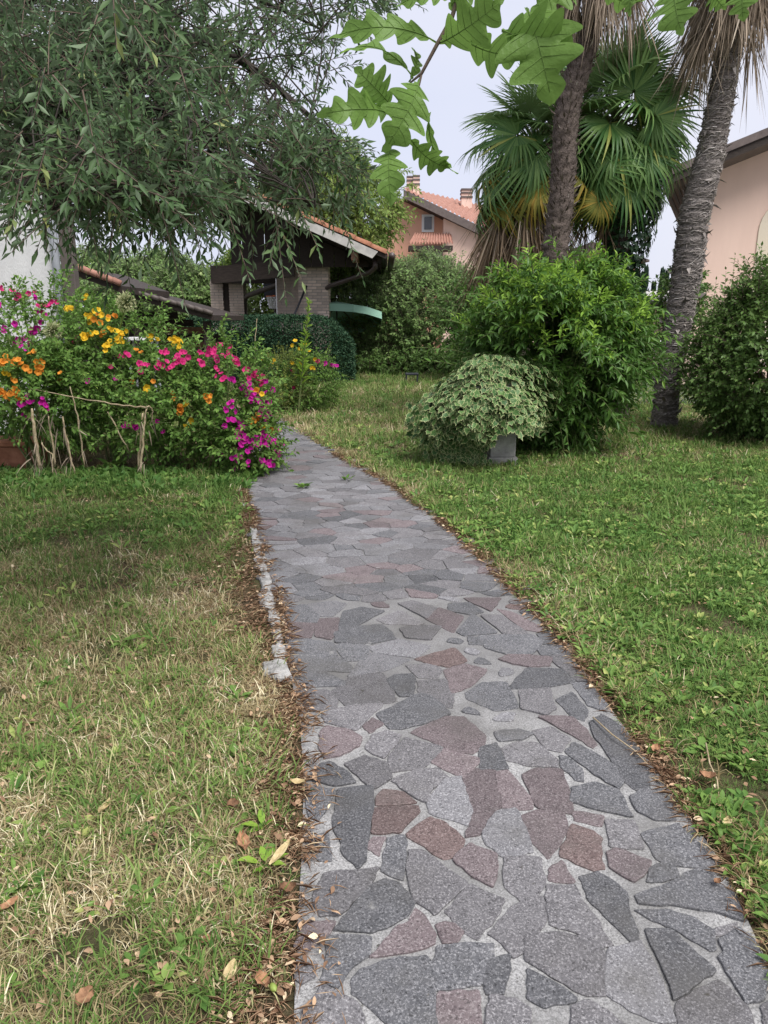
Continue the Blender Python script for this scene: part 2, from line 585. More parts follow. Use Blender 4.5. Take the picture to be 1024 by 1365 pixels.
def leaf_cloud(name, mat, parent, L, tpl, kind='stuff', singles=0, single_name='leaf', rim=None):
    """L = dict(pos, d, n, len, wid, tint).  The nearest `singles` become objects of their own."""
    pos, ln, wd, tint = L['pos'], L['len'], L['wid'], L['tint']
    d, s, n2 = bases(L['d'], L['n'])
    tv, tt = tpl
    keep = np.ones(len(pos), bool)
    if singles:
        rel = pos - np.array([0, 0, H])
        zc = rel[:, 1] * ct - rel[:, 2] * st_
        px = 512 + F * rel[:, 0] / zc
        py = 682.5 - F * (rel[:, 1] * st_ + rel[:, 2] * ct) / zc
        vis = (px > 4) & (px < 1020) & (py > 4) & (py < 1360)
        face = np.abs(np.einsum('ij,ij->i', n2, nrm(rel)))
        score = np.where(vis, -ln * np.sqrt(face + .15) / zc ** 1.6, 9)
        pick = np.argsort(score)[:singles]
        keep[pick] = False
        vm = []
        for k in range(8):
            me = mesh_np(single_name, tv, tt, {'tint': np.full(len(tv), (k + .5) / 8)} | ({'rim': rim} if rim is not None else {}))
            me.materials.append(mat)
            vm.append(me)
        for i in pick:
            o = link(single_name, vm[min(7, int(tint[i] * 8))], parent)
            m = Matrix.Identity(4)
            for r in range(3):
                m[r][0], m[r][1], m[r][2], m[r][3] = d[i, r] * ln[i], s[i, r] * wd[i], n2[i, r] * ln[i], pos[i, r]
            o.matrix_basis = m
    pos, ln, wd, tint, d, s, n2 = [a[keep] for a in (pos, ln, wd, tint, d, s, n2)]
    N, k = len(pos), len(tv)
    V = (pos[:, None] + tv[None, :, 0:1] * (d * ln[:, None])[:, None] + tv[None, :, 1:2] * (s * wd[:, None])[:, None]
         + tv[None, :, 2:3] * (n2 * ln[:, None])[:, None])
    T = (tt[None] + (np.arange(N) * k)[:, None, None]).reshape(-1, 3)
    at = {'tint': np.repeat(tint, k)}
    if rim is not None: at['rim'] = np.tile(rim, N)
    o = link(name, mesh_np(name, V.reshape(-1, 3), T, at), parent, mat)
    if kind: o['kind'] = kind
    return o


def cat_leaves(*Ls):
    return {k: np.concatenate([L[k] for L in Ls]) for k in Ls[0]}


def shoots(start, d, ln, K, leaf, wid, droop=.25, ang=.9, up=.7, tmin=.12, tint=(0, 1), opp=True, lvar=.3):
    """leaves along N arching shoots -> leaf dict and stem polylines"""
    N = len(start)
    d = nrm(d)
    ts = np.linspace(0, 1, 5)
    stem = start[:, None] + d[:, None] * (ln[:, None] * ts)[..., None]
    stem[..., 2] -= droop * ln[:, None] * ts ** 2
    t = np.linspace(tmin, 1, K)[None] + U(-.03, .03, (N, K))
    p = start[:, None] + d[:, None] * (ln[:, None] * t)[..., None]
    p[..., 2] -= droop * ln[:, None] * t ** 2
    tan = np.repeat(d[:, None], K, 1)
    tan[..., 2] -= 2 * droop * t
    tan = nrm(tan)
    ref = nrm(U(-1, 1, (N, 1, 3)))
    a = nrm(np.cross(tan, np.broadcast_to(ref, tan.shape)))
    b = np.cross(tan, a)
    k = np.arange(K)
    phi = (k // 2 * (math.pi / 2) + (k % 2) * math.pi if opp else k * 2.4)[None] + U(0, .5, (N, K))
    side = a * np.cos(phi)[..., None] + b * np.sin(phi)[..., None]
    aa = ang + U(-.3, .3, (N, K))
    aa[:, -1] *= .2
    ld = tan * np.cos(aa)[..., None] + side * np.sin(aa)[..., None]
    ld[..., 2] -= U(0, .35, (N, K))
    ld = nrm(ld)
    nn = np.array([0, 0, up]) + tan * .35 + U(-.55, .55, (N, K, 3))
    L = dict(pos=p.reshape(-1, 3), d=ld.reshape(-1, 3), n=nn.reshape(-1, 3),
             len=(leaf * U(1 - lvar, 1 + lvar, (N, K)) * (1 - .25 * t)).ravel(), wid=None,
             tint=np.clip(U(tint[0], tint[1], (N, K)) * .6 + np.repeat(U(tint[0], tint[1], (N, 1)), K, 1) * .4, 0, 1).ravel())
    L['wid'] = L['len'] * wid
    return L, stem


def lobed(dirs, k, amp, sharp, seed):
    r = np.random.default_rng(seed)
    c = nrm(r.normal(size=(k, 3)))
    a = r.uniform(.3, 1, k) * amp
    return 1 + (a * np.exp(sharp * (dirs @ c.T - 1))).sum(1) - amp * .45


def blob_starts(c, r, n, seed, lo=.6, hi=1.0, k=22, amp=.28, sharp=14, zmin=None, squash=.0):
    dd = nrm(rng.normal(size=(n, 3)))
    rad = lobed(dd, k, amp, sharp, seed) * U(lo, hi, n) ** .6
    p = np.array(c) + dd * rad[:, None] * np.array(r)
    if zmin is not None:
        p[:, 2] = np.maximum(p[:, 2], zmin + U(0, .25, n))
    return p, dd


def shrub(name, label, cat, c, r, n, slen, K, leaf, wid, mat, seed, tpl=TPL4, stemmat=None, droop=.3, group=None,
          upb=.5, singles=0, tint=(0, 1), stems=14, tips=None, extra=None, opp=True, stem_r=.018, foliage='foliage', trunk=None,
          lo=.35, amp=.28, kk=22, ang=.9, sharp=14, taper=0):
    base = (c[0], c[1], 0)
    o = thing(name, base, label, cat, group)
    p, dd = blob_starts(c, r, n, seed, lo=lo, zmin=.05, k=kk, amp=amp, sharp=sharp)
    if taper:
        f_ = 1 - taper * np.clip((c[2] - p[:, 2]) / r[2], 0, 1)
        p[:, 0] = c[0] + (p[:, 0] - c[0]) * f_
        p[:, 1] = c[1] + (p[:, 1] - c[1]) * f_
    sd_ = dd + np.array([0, 0, upb]) + U(-.4, .4, (n, 3))
    L, stem = shoots(p, sd_, U(.6, 1.2, n) * slen * np.where(U(0, 1, n) < .06, 1.75, 1), K, leaf, wid, droop, tint=tint, opp=opp, ang=ang)
    Ls = [L]
    if extra:
        for e in extra:
            L2, s2 = shoots(np.array(e[0]), np.array(e[1]), np.array(e[2]), e[3], leaf, wid, e[4], tint=(.3, 1), opp=opp)
            Ls.append(L2)
            stem = np.concatenate([stem, s2])
    L = cat_leaves(*Ls)
    L['pos'][:, 2] = np.maximum(L['pos'][:, 2], .015)
    leaf_cloud(foliage, mat, o, L, tpl, singles=singles)
    if tips:
        # fresh growth on the outermost shoots
        m = np.argsort(-(np.linalg.norm((p - np.array(c)) / np.array(r), axis=1) + .5 * dd[:, 2]))[:tips[0]]
        L3, s3 = shoots(p[m], sd_[m] + np.array([0, 0, .5]), U(.7, 1.2, len(m)) * slen * tips[2], K, leaf * .9, wid, .15, opp=opp)
        leaf_cloud('young_foliage', tips[1], o, L3, tpl)
        stem = np.concatenate([stem, s3])
    sm = stemmat or MAT['twig']
    tubes('twigs', stem, np.linspace(.004, .0015, 5)[None].repeat(len(stem), 0) * max(1, leaf / .08), 3, sm, o, 'stuff')
    # main stems from the root to the crown
    idx = rng.choice(n, stems)
    rt = np.array(base)[None] + np.concatenate([U(-.12, .12, (stems, 2)) * (1 if trunk is None else .2), np.zeros((stems, 1))], 1)
    rt[:, 2] = -.03
    m1 = rt * .5 + p[idx] * .5
    m1[:, 2] = rt[:, 2] * .4 + p[idx, 2] * .6
    m1[:, :2] = rt[:, :2] * .6 + p[idx, :2] * .4
    ts = np.linspace(0, 1, 7)[None, :, None]
    cv = (1 - ts) ** 2 * rt[:, None] + 2 * ts * (1 - ts) * m1[:, None] + ts ** 2 * p[idx][:, None]
    for q in range(stems):
        V, T = tube_batch(cv[q:q + 1], np.linspace(stem_r, stem_r * .3, 7)[None], 6)
        link('stem', mesh_np('stem', V, T, smooth=True), o, sm)
    if trunk:
        t = MB().tube([(c[0], c[1], -.05), (c[0] + .05, c[1], c[2] * .4), (c[0] - .03, c[1], c[2] * .95)], [trunk, trunk * .75, trunk * .4], 9)
        t.build('trunk', sm, o, smooth=True)
    return o


# ------------------------------------------------------------------ setting: lawn, path, gravel yard
def sheet(name, poly, z, mat):
    o = MB().add([(x, y, z) for x, y in poly], [tuple(range(len(poly)))]).build(name, mat)
    return tag(o, kind='structure')


sheet('lawn_ground', [(-250, -40), (250, -40), (250, 450), (-250, 450)], 0, MAT['soil'])
sheet('gravel_yard', [(2.6, 15.4), (14, 14.6), (16, 34), (1.5, 34)], .006, MAT['gravel'])

LE = [(375, 1500), (392, 1365), (396, 1250), (402, 1150), (405, 1050), (400, 960), (390, 915), (383, 870), (371, 800), (352, 740), (335, 690),
      (322, 650), (326, 620), (340, 590), (346, 570), (335, 558), (290, 550)]
RE = [(1120, 1500), (1062, 1365), (1024, 1290), (960, 1150), (882, 1040), (802, 930), (740, 850), (662, 770), (600, 710), (522, 650), (442, 605),
      (395, 575), (372, 560), (345, 549), (290, 542)]
pl = [G(*p)[:2] for p in LE]
pr = [G(*p)[:2] for p in RE]
pl = [np.array([pl[0][0] - .05, -1.2])] + pl
pr = [np.array([pr[0][0] + .25, -1.2])] + pr
PATH = np.array(pl + pr[::-1])


def inside(q, poly):
    x, y = q[:, 0], q[:, 1]
    r = np.zeros(len(q), bool)
    n = len(poly)
    for i in range(n):
        x1, y1 = poly[i]
        x2, y2 = poly[(i + 1) % n]
        c = ((y1 > y) != (y2 > y)) & (x < (x2 - x1) * (y - y1) / (y2 - y1 + 1e-12) + x1)
        r ^= c
    return r


def dist_line(q, pts, closed=False):
    pts = np.array(pts)
    d = np.full(len(q), 1e9)
    m = len(pts) if closed else len(pts) - 1
    for i in range(m):
        a, b = pts[i], pts[(i + 1) % len(pts)]
        ab = b - a
        t = np.clip(((q - a) @ ab) / max(ab @ ab, 1e-12), 0, 1)
        d = np.minimum(d, np.linalg.norm(q - (a + t[:, None] * ab), axis=1))
    return d


path = sheet('path', [tuple(p) for p in PATH], .008, MAT['mortar'])

# hand measured stones of the near part, photo pixels = origin + value / scale
TR = {
    'A': (390, 1160, 3.2), 'B': (704, 1160, 3.2), 'C': (390, 960, 3.2), 'D': (660, 960, 3.2), 'E': (360, 800, 3.938), 'F': (600, 800, 3.938),
    'Y': (380, 940, 2.438), 'Z': (640, 960, 2.667)}
ST = '''
Y G 130,560 300,542 262,610 180,688 118,692 95,640
A D 190,265 250,190 330,85 390,58 450,75 515,150 480,210 420,245 340,275 250,268
A D 150,300 230,298 330,308 325,380 250,430 195,510 125,480 145,400
A R 340,380 400,310 450,255 495,240 520,185 560,215 605,290 600,325 560,345 430,370
Y G 405,490 450,490 590,590 485,685 420,640 400,560
A R 610,250 650,235 690,240 730,275 700,320 640,322 625,290
A G 655,190 760,80 900,145 860,220 790,305 720,260
A D 265,480 300,440 420,400 560,388 590,420 595,520 605,720 480,715 330,590 265,540
A D 622,345 700,335 850,335 850,395 800,500 720,512 610,522 605,440
A G 20,420 100,410 95,470 40,500 10,480
A R 40,240 180,235 150,300 60,365 10,340
A G 130,510 200,540 270,580 300,640 290,740 60,740 50,620
A R 625,540 790,535 800,640 790,740 620,740
A D 840,400 930,380 920,470 900,540 830,540 815,500
A G 845,555 950,570 1010,610 1010,740 830,740 830,640
Z G 35,770 110,680 215,640 235,680 225,740 165,830 120,850 80,800
B G 85,85 200,85 230,150 280,210 350,325 320,335 200,275 100,245 85,180
B D 225,50 300,25 360,60 420,110 430,190 465,270 465,310 440,318 330,210 260,140
Z D 600,540 640,522 690,530 705,570 650,585 595,585
B D 475,120 600,75 700,20 760,5 800,70 870,120 910,225 780,185 620,160 490,155
B D 465,190 600,185 700,215 790,270 790,345 770,355 690,310 620,265 540,235
B G 800,260 890,235 890,260 850,290 800,295
B D 505,275 610,275 680,340 790,440 720,490 620,560 590,470 550,380
B D 815,320 900,270 960,320 1000,420 1024,490 1000,555 925,575 870,480 815,390 840,370
B G 640,580 740,520 810,490 930,600 960,740 650,740
B G 0,300 150,290 310,330 330,420 320,540 240,540 110,470 0,400
B L 350,360 480,330 540,430 590,560 620,650 560,656 440,610 340,540
B D 0,440 100,490 200,560 200,575 70,600 0,560
B G 190,600 260,575 340,620 470,740 180,740
B G 990,600 1060,560 1080,700 1010,690
C R 125,60 150,38 240,55 290,85 280,120 200,160 140,170 115,120
C R 300,35 340,0 390,25 330,65
C G 315,130 340,75 400,55 460,75 440,115 390,170 340,150
C G 420,160 480,90 635,125 610,170 550,215 430,230 415,195
C R 515,65 640,0 730,0 815,75 805,120 760,150 690,140 590,95
C R 595,190 650,135 790,175 790,195 730,255 660,225
C G 225,200 310,165 400,195 420,255 350,300 300,270
C G 430,270 530,225 620,220 660,260 590,310 575,360 510,330
C D 195,320 340,305 340,400 310,600 275,632 215,575 205,520 175,460 185,390
C B 360,340 390,308 470,320 525,365 360,375
C B 350,390 530,380 538,405 460,490 342,492
C R 320,540 345,512 398,512 370,590 318,560
C D 405,520 470,505 490,540 480,640 470,690 380,650
C L 580,350 650,270 720,260 735,320 765,400 745,455 590,405
C R 730,260 770,225 860,230 890,370 830,430 800,490 740,500 765,420 740,330
C R 870,240 920,230 960,275 1015,340 1020,385 900,390
C B 490,505 590,430 650,450 730,520 700,590 640,600
C R 690,610 760,545 870,590 870,656 850,720 770,680
C L 815,490 870,410 950,395 1000,500 1020,570 910,597 830,540
C D 60,300 180,310 140,400 110,440 70,420
C D 90,270 120,200 160,190 230,230 265,275 180,290
C D 55,530 150,490 165,610 110,610
C D 800,130 870,110 900,170 920,215 800,222
D R 120,250 180,220 285,225 325,370 320,405 180,380
D R 105,430 180,400 290,410 310,480 225,597 150,520
D B 280,590 330,460 420,490 455,520 450,600 465,640 420,650
D D 305,150 345,110 420,150 510,210 540,270 520,300 420,240
D D 275,165 310,170 370,220 375,270 340,265 280,210
D D 330,360 335,300 430,280 520,310 550,360 580,420 470,400
D D 410,30 460,0 540,50 580,110 640,210 650,300 600,300 540,260 500,190 470,140 430,90
D D 580,340 640,310 700,315 760,380 765,435 680,435 610,400
D D 630,500 780,460 850,530 930,600 920,640 740,625 690,600 670,560
D G 470,440 590,445 630,560 490,550
D R 480,580 520,565 660,615 640,660 590,700 490,640
D G 160,60 240,40 320,90 280,145 215,130
D G 35,130 100,105 180,110 260,180 260,210 150,205 50,180
D D 0,60 100,50 160,70 110,95 20,100
D R 190,0 330,0 390,50 430,110 410,125 330,75
D R 330,400 460,420 450,465 340,440
Z G 90,500 215,505 230,590 200,640 150,655 90,600
Z R 245,540 290,510 335,580 330,590 245,580
E D 355,180 450,150 580,140 630,180 645,210 530,235 360,230
E R 250,110 360,105 350,180 320,212 240,195
E R 80,130 240,135 210,205 100,210
E D 95,225 200,220 320,240 340,300 100,302
E D 95,312 350,310 415,360 410,385 240,380 100,370
E D 130,390 270,385 385,440 380,460 160,468
E D 340,250 410,235 520,240 500,320 400,325
E G 340,490 430,420 580,400 640,480 640,540 540,555 410,560
E D 620,430 660,405 740,400 760,430 750,510 680,510 640,470
E G 780,440 920,430 960,500 950,570 890,560 790,500
E D 575,610 680,560 780,515 840,530 930,610 790,660 700,680 640,680
E G 280,600 420,570 580,560 490,650 450,690 300,650
E G 150,490 300,490 350,540 340,580 200,590
E R 820,105 890,55 1010,95 960,175
E G 680,30 750,15 870,50 820,105
E G 570,110 680,65 800,130 760,138 620,135
E D 370,160 390,70 480,50 590,70 500,120 420,160
E D 90,50 190,40 250,90 240,125 90,125
E L 200,30 330,15 395,30 330,90 250,90
E G 690,160 800,145 890,150 840,215 720,205
E B 770,320 960,265 1024,330 930,360 850,345
E R 920,380 1024,350 1130,380 1050,460 960,495
E G 720,355 850,345 900,380 870,420 780,415
E L 420,410 520,290 730,325 600,380
E L 530,260 680,215 830,250 760,310 560,285
F D 90,500 170,450 290,450 345,570 230,585 100,530
F D 165,200 420,195 475,230 420,290 300,290 200,260
F D 320,470 410,370 620,380 640,440 480,475
F R 260,320 310,298 420,300 415,360 330,345
F R 425,305 530,315 520,355 420,360
F R 255,60 330,75 475,150 460,170 380,160
F D 40,175 120,90 240,180 80,195
F G 170,95 270,95 400,180 280,185
F D 95,205 160,205 170,245 100,240
F D 0,30 100,25 170,70 110,85 0,65
F R 80,0 260,0 210,65 110,20
F G 370,490 520,480 550,580 500,610 380,580
F D 560,540 640,500 720,590 700,640 640,620
F D 640,450 740,450 820,560 810,590 720,560 680,500
F D 460,190 540,175 600,235 490,240
F D 450,260 620,240 645,290 490,300
F G 530,310 610,300 740,430 660,430 560,350
'''
stones = []      # (polygon xy, class)
for ln_ in ST.strip().splitlines():
    k, cl, *pp = ln_.split()
    ox, oy, sc = TR[k]
    poly = np.array([G(ox + float(a.split(',')[0]) / sc, oy + float(a.split(',')[1]) / sc)[:2] for a in pp])
    c = poly.mean(0)
    stones.append((c + (poly - c) * (1.14 if k in 'EF' else 1.10), cl))


def cell(seed, others, poly0):
    """voronoi cell of seed against other sites, clipped from a start polygon"""
    poly = [np.array(p) for p in poly0]
    o = others[np.argsort(((others - seed) ** 2).sum(1))]
    for q in o:
        d = q - seed
        L2 = d @ d
        if L2 < 1e-9: continue
        if L2 > 4 * max(((p - seed) ** 2).sum() for p in poly): break
        mid = (q + seed) / 2
        out = []
        for i in range(len(poly)):
            a, b = poly[i], poly[(i + 1) % len(poly)]
            da, db = (a - mid) @ d, (b - mid) @ d
            if da <= 0: out.append(a)
            if (da < 0) != (db < 0): out.append(a + (b - a) * (da / (da - db)))
        poly = out
        if len(poly) < 3: return None
    return np.array(poly)


# boundary samples of the measured stones and of the path outline block the random cells
blk = []
for poly, _ in stones:
    for i in range(len(poly)):
        a, b = poly[i], poly[(i + 1) % len(poly)]
        k = max(2, int(np.linalg.norm(b - a) / .02))
        blk.append(a + (b - a) * np.linspace(0, 1, k, endpoint=False)[:, None])
blk = np.concatenate(blk)
cand = np.stack([U(PATH[:, 0].min(), PATH[:, 0].max(), 14000), U(-1.1, PATH[:, 1].max(), 14000)], 1)
cand = cand[inside(cand, PATH)]
cand = cand[dist_line(cand, PATH, True) > .025]
okm = np.ones(len(cand), bool)
for poly, _ in stones:
    okm &= ~inside(cand, poly)
cand = cand[okm]
db = np.array([np.sqrt(((blk - q) ** 2).sum(1).min()) for q in cand])
cand, db = cand[db > .034], db[db > .034]
seeds = []
nstone_y = max(p[0][:, 1].max() for p in stones)
for q, dq in zip(cand, db):
    sp = .14 if dq > .1 else max(.085, dq * 2.0)
    if q[1] > 6.5: sp = .16
    sp *= random.uniform(.7, 1.35)
    if not seeds or min((q[0] - s[0]) ** 2 + ((q[1] - s[1]) * 1.25) ** 2 for s in seeds) > sp * sp: seeds.append(q)
seeds = np.array(seeds)
edge_out = []
for i in range(len(PATH)):
    a, b = PATH[i], PATH[(i + 1) % len(PATH)]
    k = max(2, int(np.linalg.norm(b - a) / .05))
    nn_ = np.array([(b - a)[1], -(b - a)[0]])
    nn_ = nn_ / np.linalg.norm(nn_)
    edge_out.append(a + (b - a) * np.linspace(0, 1, k, endpoint=False)[:, None] + nn_ * .07)
edge_out = np.concatenate(edge_out)
if inside(edge_out, PATH).mean() > .5:
    edge_out = None
ANI = np.array([1, 1.25])
sites = np.concatenate([seeds, blk] + ([edge_out] if edge_out is not None else [])) * ANI
for q in seeds:
    qa_ = q * ANI
    pc = cell(qa_, sites[((sites - qa_) ** 2).sum(1) < .5], [qa_ + (-.3, -.3), qa_ + (.3, -.3), qa_ + (.3, .3), qa_ + (-.3, .3)])
    if pc is None: continue
    pc = pc / ANI
    # keep inside the path
    c = pc.mean(0)
    for _ in range(6):
        bad = ~inside(pc, PATH)
        if not bad.any(): break
        pc[bad] = c + (pc[bad] - c) * .8
    inset = random.uniform(.004, .009) if q[1] < 3.0 else random.uniform(.002, .0045)
    size = np.sqrt(((pc - c) ** 2).sum(1)).mean()
    if size < .042: continue
    pc = c + (pc - c) * max(.6, 1 - inset / size)
    y = q[1]
    cl = random.choices('DGLRB', (.26, .34, .14, .22, .04) if y < 4.5 else (.10, .40, .33, .16, .01))[0]
    stones.append((pc, cl))


def stone_mesh(poly):
    c = poly.mean(0)
    pts = []
    n = len(poly)
    for i in range(n):
        a, b = poly[i], poly[(i + 1) % n]
        e = np.linalg.norm(b - a)
        if e < .006: continue
        pts.append(a * .94 + b * .06 if e > .03 else a)
        k = 3 if e > .09 else 2 if e > .04 else 1
        pr_ = np.array([(b - a)[1], -(b - a)[0]]) / e
        for j in range(1, k + 1):
            t = j / (k + 1)
            pts.append(a + (b - a) * t + pr_ * random.uniform(-.05, .05) * min(e, .09))
        if e > .03: pts.append(a * .06 + b * .94)
    pts = np.array(pts)
    h = random.uniform(.004, .0085)
    tl = np.array([random.uniform(-.018, .018), random.uniform(-.018, .018)])
    r = np.sqrt(((pts - c) ** 2).sum(1)).mean()
    k2 = max(.8, 1 - .0028 / r)
    m = len(pts)
    q = pts - c
    bot = [(x, y, -.004) for x, y in q]
    mid = [(x, y, h - .0018 + x * tl[0] + y * tl[1]) for x, y in q]
    top = [(x * k2, y * k2, h + x * tl[0] + y * tl[1]) for x, y in q]
    fs = [(i, (i + 1) % m, m + (i + 1) % m, m + i) for i in range(m)] + \
         [(m + i, m + (i + 1) % m, 2 * m + (i + 1) % m, 2 * m + i) for i in range(m)] + [tuple(range(2 * m, 3 * m))]
    return c, bot + mid + top, fs


stones.sort(key=lambda s: np.hypot(*s[0].mean(0)) + (50 if s[0].mean(0)[1] < 1.35 else 0))
rest, rest_c = MB(), []
for i, (poly, cl) in enumerate(stones):
    if np.ptp(poly[:, 0]) < .012: continue
    c, v, f = stone_mesh(poly)
    if i < 300:
        me = bpy.data.meshes.new('paving_stone')
        me.from_pydata(v, [], f)
        o = link('paving_stone', me, path, MAT['stone' + cl])
        o.location = (c[0], c[1], .008)
    else:
        rest.add([(a + c[0], b + c[1], d + .008) for a, b, d in v], f)
        rest_c += ['GDLR'.find(cl) % 4] * len(f)
if rest.v:
    ro = tag(rest.build('paving_stones', MAT['stoneG'], path), kind='stuff')
    for k_ in 'DLR': ro.data.materials.append(MAT['stone' + k_])
    ro.data.polygons.foreach_set('material_index', rest_c)

# rough kerb stones along the left edge
KP = [(322, 640), (328, 662), (337, 682), (343, 705), (348, 722), (354, 742), (360, 765), (366, 790), (371, 815), (375, 838), (379, 862), (384, 886), (389, 912)]
for i in range(len(KP) - 1):
    a, b = G(*KP[i])[:2], G(*KP[i + 1])[:2]
    d = b - a
    L = np.linalg.norm(d)
    wd = random.uniform(.08, .13) if i < 8 else (.07, .06, .09, .13)[i - 8]
    hh = random.uniform(.012, .024) if i < 8 else (.022, .018, .028, .04)[i - 8]
    c = (a + b) / 2 + np.array([-wd * .42, 0])
    ring, top = [], []
    m = 9
    for k in range(m):
        an = 2 * math.pi * k / m
        rx = (abs(math.cos(an)) ** .6) * math.copysign(1, math.cos(an)) * wd / 2 * random.uniform(.62, 1.2)
        ry = (abs(math.sin(an)) ** .6) * math.copysign(1, math.sin(an)) * L * .49 * random.uniform(.88, 1.06)
        ux = d / L
        p = np.array([rx + ux[0] * ry, ux[1] * ry])
        ring.append(p)
        top.append((p[0] * random.uniform(.7, .92), p[1] * random.uniform(.8, .94), hh * random.uniform(.6, 1.2)))
    v = [(p[0], p[1], -.02) for p in ring] + [(p[0], p[1], hh * .5) for p in ring] + top + [(0, 0, hh * 1.1)]
    f = [(k, (k + 1) % m, m + (k + 1) % m, m + k) for k in range(m)] + [(m + k, m + (k + 1) % m, 2 * m + (k + 1) % m, 2 * m + k) for k in range(m)] + \
        [(2 * m + k, 2 * m + (k + 1) % m, 3 * m) for k in range(m)]
    me = bpy.data.meshes.new('kerb_stone')
    me.from_pydata(v, [], f)
    o = link('kerb_stone', me, path, MAT['kerb'])
    o.location = (c[0], c[1], .003)

# ------------------------------------------------------------------ grass, weeds, litter (uncountable: geometry nodes over points)
def tuft(n, h, spread, bend, width, seed):
    r = np.random.default_rng(seed)
    V, T, ti = [], [], []
    for i in range(n):
        a, rr = r.uniform(0, 6.28), spread * r.uniform(0, 1) ** .6
        b0 = np.array([math.cos(a) * rr, math.sin(a) * rr, -.004])
        az = a + r.normal(0, 1.2)
        dirh = np.array([math.cos(az), math.sin(az), 0])
        L = h * r.uniform(.55, 1.25)
        bd = bend * r.uniform(.3, 1.3)
        side = np.array([-dirh[1], dirh[0], 0])
        w_ = width * r.uniform(.7, 1.3)
        p = []
        for t in (0, .4, .75, 1):
            th = bd * t
            p.append(b0 + dirh * (L * math.sin(th) * t * .95) + np.array([0, 0, max(.0, L * t * math.cos(th))]))
        k = len(V)
        for q, ww in zip(p[:3], (w_, w_ * .95, w_ * .6)):
            V += [q - side * ww / 2, q + side * ww / 2]
        V.append(p[3])
        T += [[k, k + 1, k + 3], [k, k + 3, k + 2], [k + 2, k + 3, k + 5], [k + 2, k + 5, k + 4], [k + 4, k + 5, k + 6]]
        ti += [r.uniform(0, 1)] * 7
    return np.array(V), np.array(T), np.array(ti)


def rosette(n, ln, wid, lift, seed):
    r = np.random.default_rng(seed)
    Ls = dict(pos=[], d=[], n=[], len=[], wid=[], tint=[])
    for i in range(n):
        a = 6.28 * i / n + r.uniform(-.5, .5)
        e = lift * r.uniform(.3, 1.4)
        off = r.uniform(0, .025)
        Ls['pos'].append([math.cos(a) * off, math.sin(a) * off, .006 + r.uniform(0, .018)])
        Ls['d'].append([math.cos(a) * math.cos(e), math.sin(a) * math.cos(e), math.sin(e)])
        Ls['n'].append([r.normal(0, .2), r.normal(0, .2), 1])
        l_ = ln * r.uniform(.6, 1.3)
        Ls['len'].append(l_)
        Ls['wid'].append(l_ * wid)
        Ls['tint'].append(r.uniform(0, 1))
    L = {k: np.array(v) for k, v in Ls.items()}
    d, s, n2 = bases(L['d'], L['n'])
    tv, tt = TPL8
    V = L['pos'][:, None] + tv[None, :, 0:1] * (d * L['len'][:, None])[:, None] + tv[None, :, 1:2] * (s * L['wid'][:, None])[:, None] \
        + tv[None, :, 2:3] * (n2 * L['len'][:, None])[:, None]
    T = (tt[None] + (np.arange(n) * len(tv))[:, None, None]).reshape(-1, 3)
    return V.reshape(-1, 3), T, np.repeat(L['tint'], len(tv))


def scatter(name, protos, mat, xy, scale, itint, label=None, cat=None):
    src = bpy.data.collections.new(name + '_source')
    for i, (V, T, ti) in enumerate(protos):
        me = mesh_np('%s_tuft' % name, V, T, {'tint': ti})
        me.materials.append(mat)
        src.objects.link(bpy.data.objects.new('%s_tuft_%02d' % (name, i), me))
    N = len(xy)
    me = bpy.data.meshes.new(name)
    me.vertices.add(N)
    co = np.concatenate([xy, np.full((N, 1), .001)], 1).astype(np.float32)
    me.vertices.foreach_set('co', co.ravel())
    for k, ty, v in (('itint', 'FLOAT', itint), ('sc', 'FLOAT', scale), ('rz', 'FLOAT', U(0, 6.28, N)), ('variant', 'INT', rng.integers(0, len(protos), N))):
        a = me.attributes.new(k, ty, 'POINT')
        a.data.foreach_set('value', np.ascontiguousarray(v, dtype=np.int32 if ty == 'INT' else np.float32))
    o = link(name, me)
    o['kind'] = 'stuff'
    ng = bpy.data.node_groups.new(name, 'GeometryNodeTree')
    ng.interface.new_socket('Geometry', in_out='INPUT', socket_type='NodeSocketGeometry')
    ng.interface.new_socket('Geometry', in_out='OUTPUT', socket_type='NodeSocketGeometry')
    N_, L_ = ng.nodes, ng.links
    gi, go = N_.new('NodeGroupInput'), N_.new('NodeGroupOutput')
    ci = N_.new('GeometryNodeCollectionInfo')
    ci.inputs['Collection'].default_value = src
    ci.inputs['Separate Children'].default_value = True
    ci.inputs['Reset Children'].default_value = True
    ip = N_.new('GeometryNodeInstanceOnPoints')
    ip.inputs['Pick Instance'].default_value = True

    def attr(nm, ty):
        a = N_.new('GeometryNodeInputNamedAttribute')
        a.data_type = ty
        a.inputs['Name'].default_value = nm
        return a.outputs['Attribute']
    m2p = N_.new('GeometryNodeMeshToPoints')
    L_.new(gi.outputs[0], m2p.inputs['Mesh'])
    L_.new(m2p.outputs['Points'], ip.inputs['Points'])
    L_.new(ci.outputs[0], ip.inputs['Instance'])
    L_.new(attr('variant', 'INT'), ip.inputs['Instance Index'])
    cx = N_.new('ShaderNodeCombineXYZ')
    L_.new(attr('rz', 'FLOAT'), cx.inputs['Z'])
    L_.new(cx.outputs[0], ip.inputs['Rotation'])
    L_.new(attr('sc', 'FLOAT'), ip.inputs['Scale'])
    L_.new(ip.outputs[0], go.inputs[0])
    md = o.modifiers.new('scatter', 'NODES')
    md.node_group = ng
    if mat is not None: me.materials.append(mat)
    return o


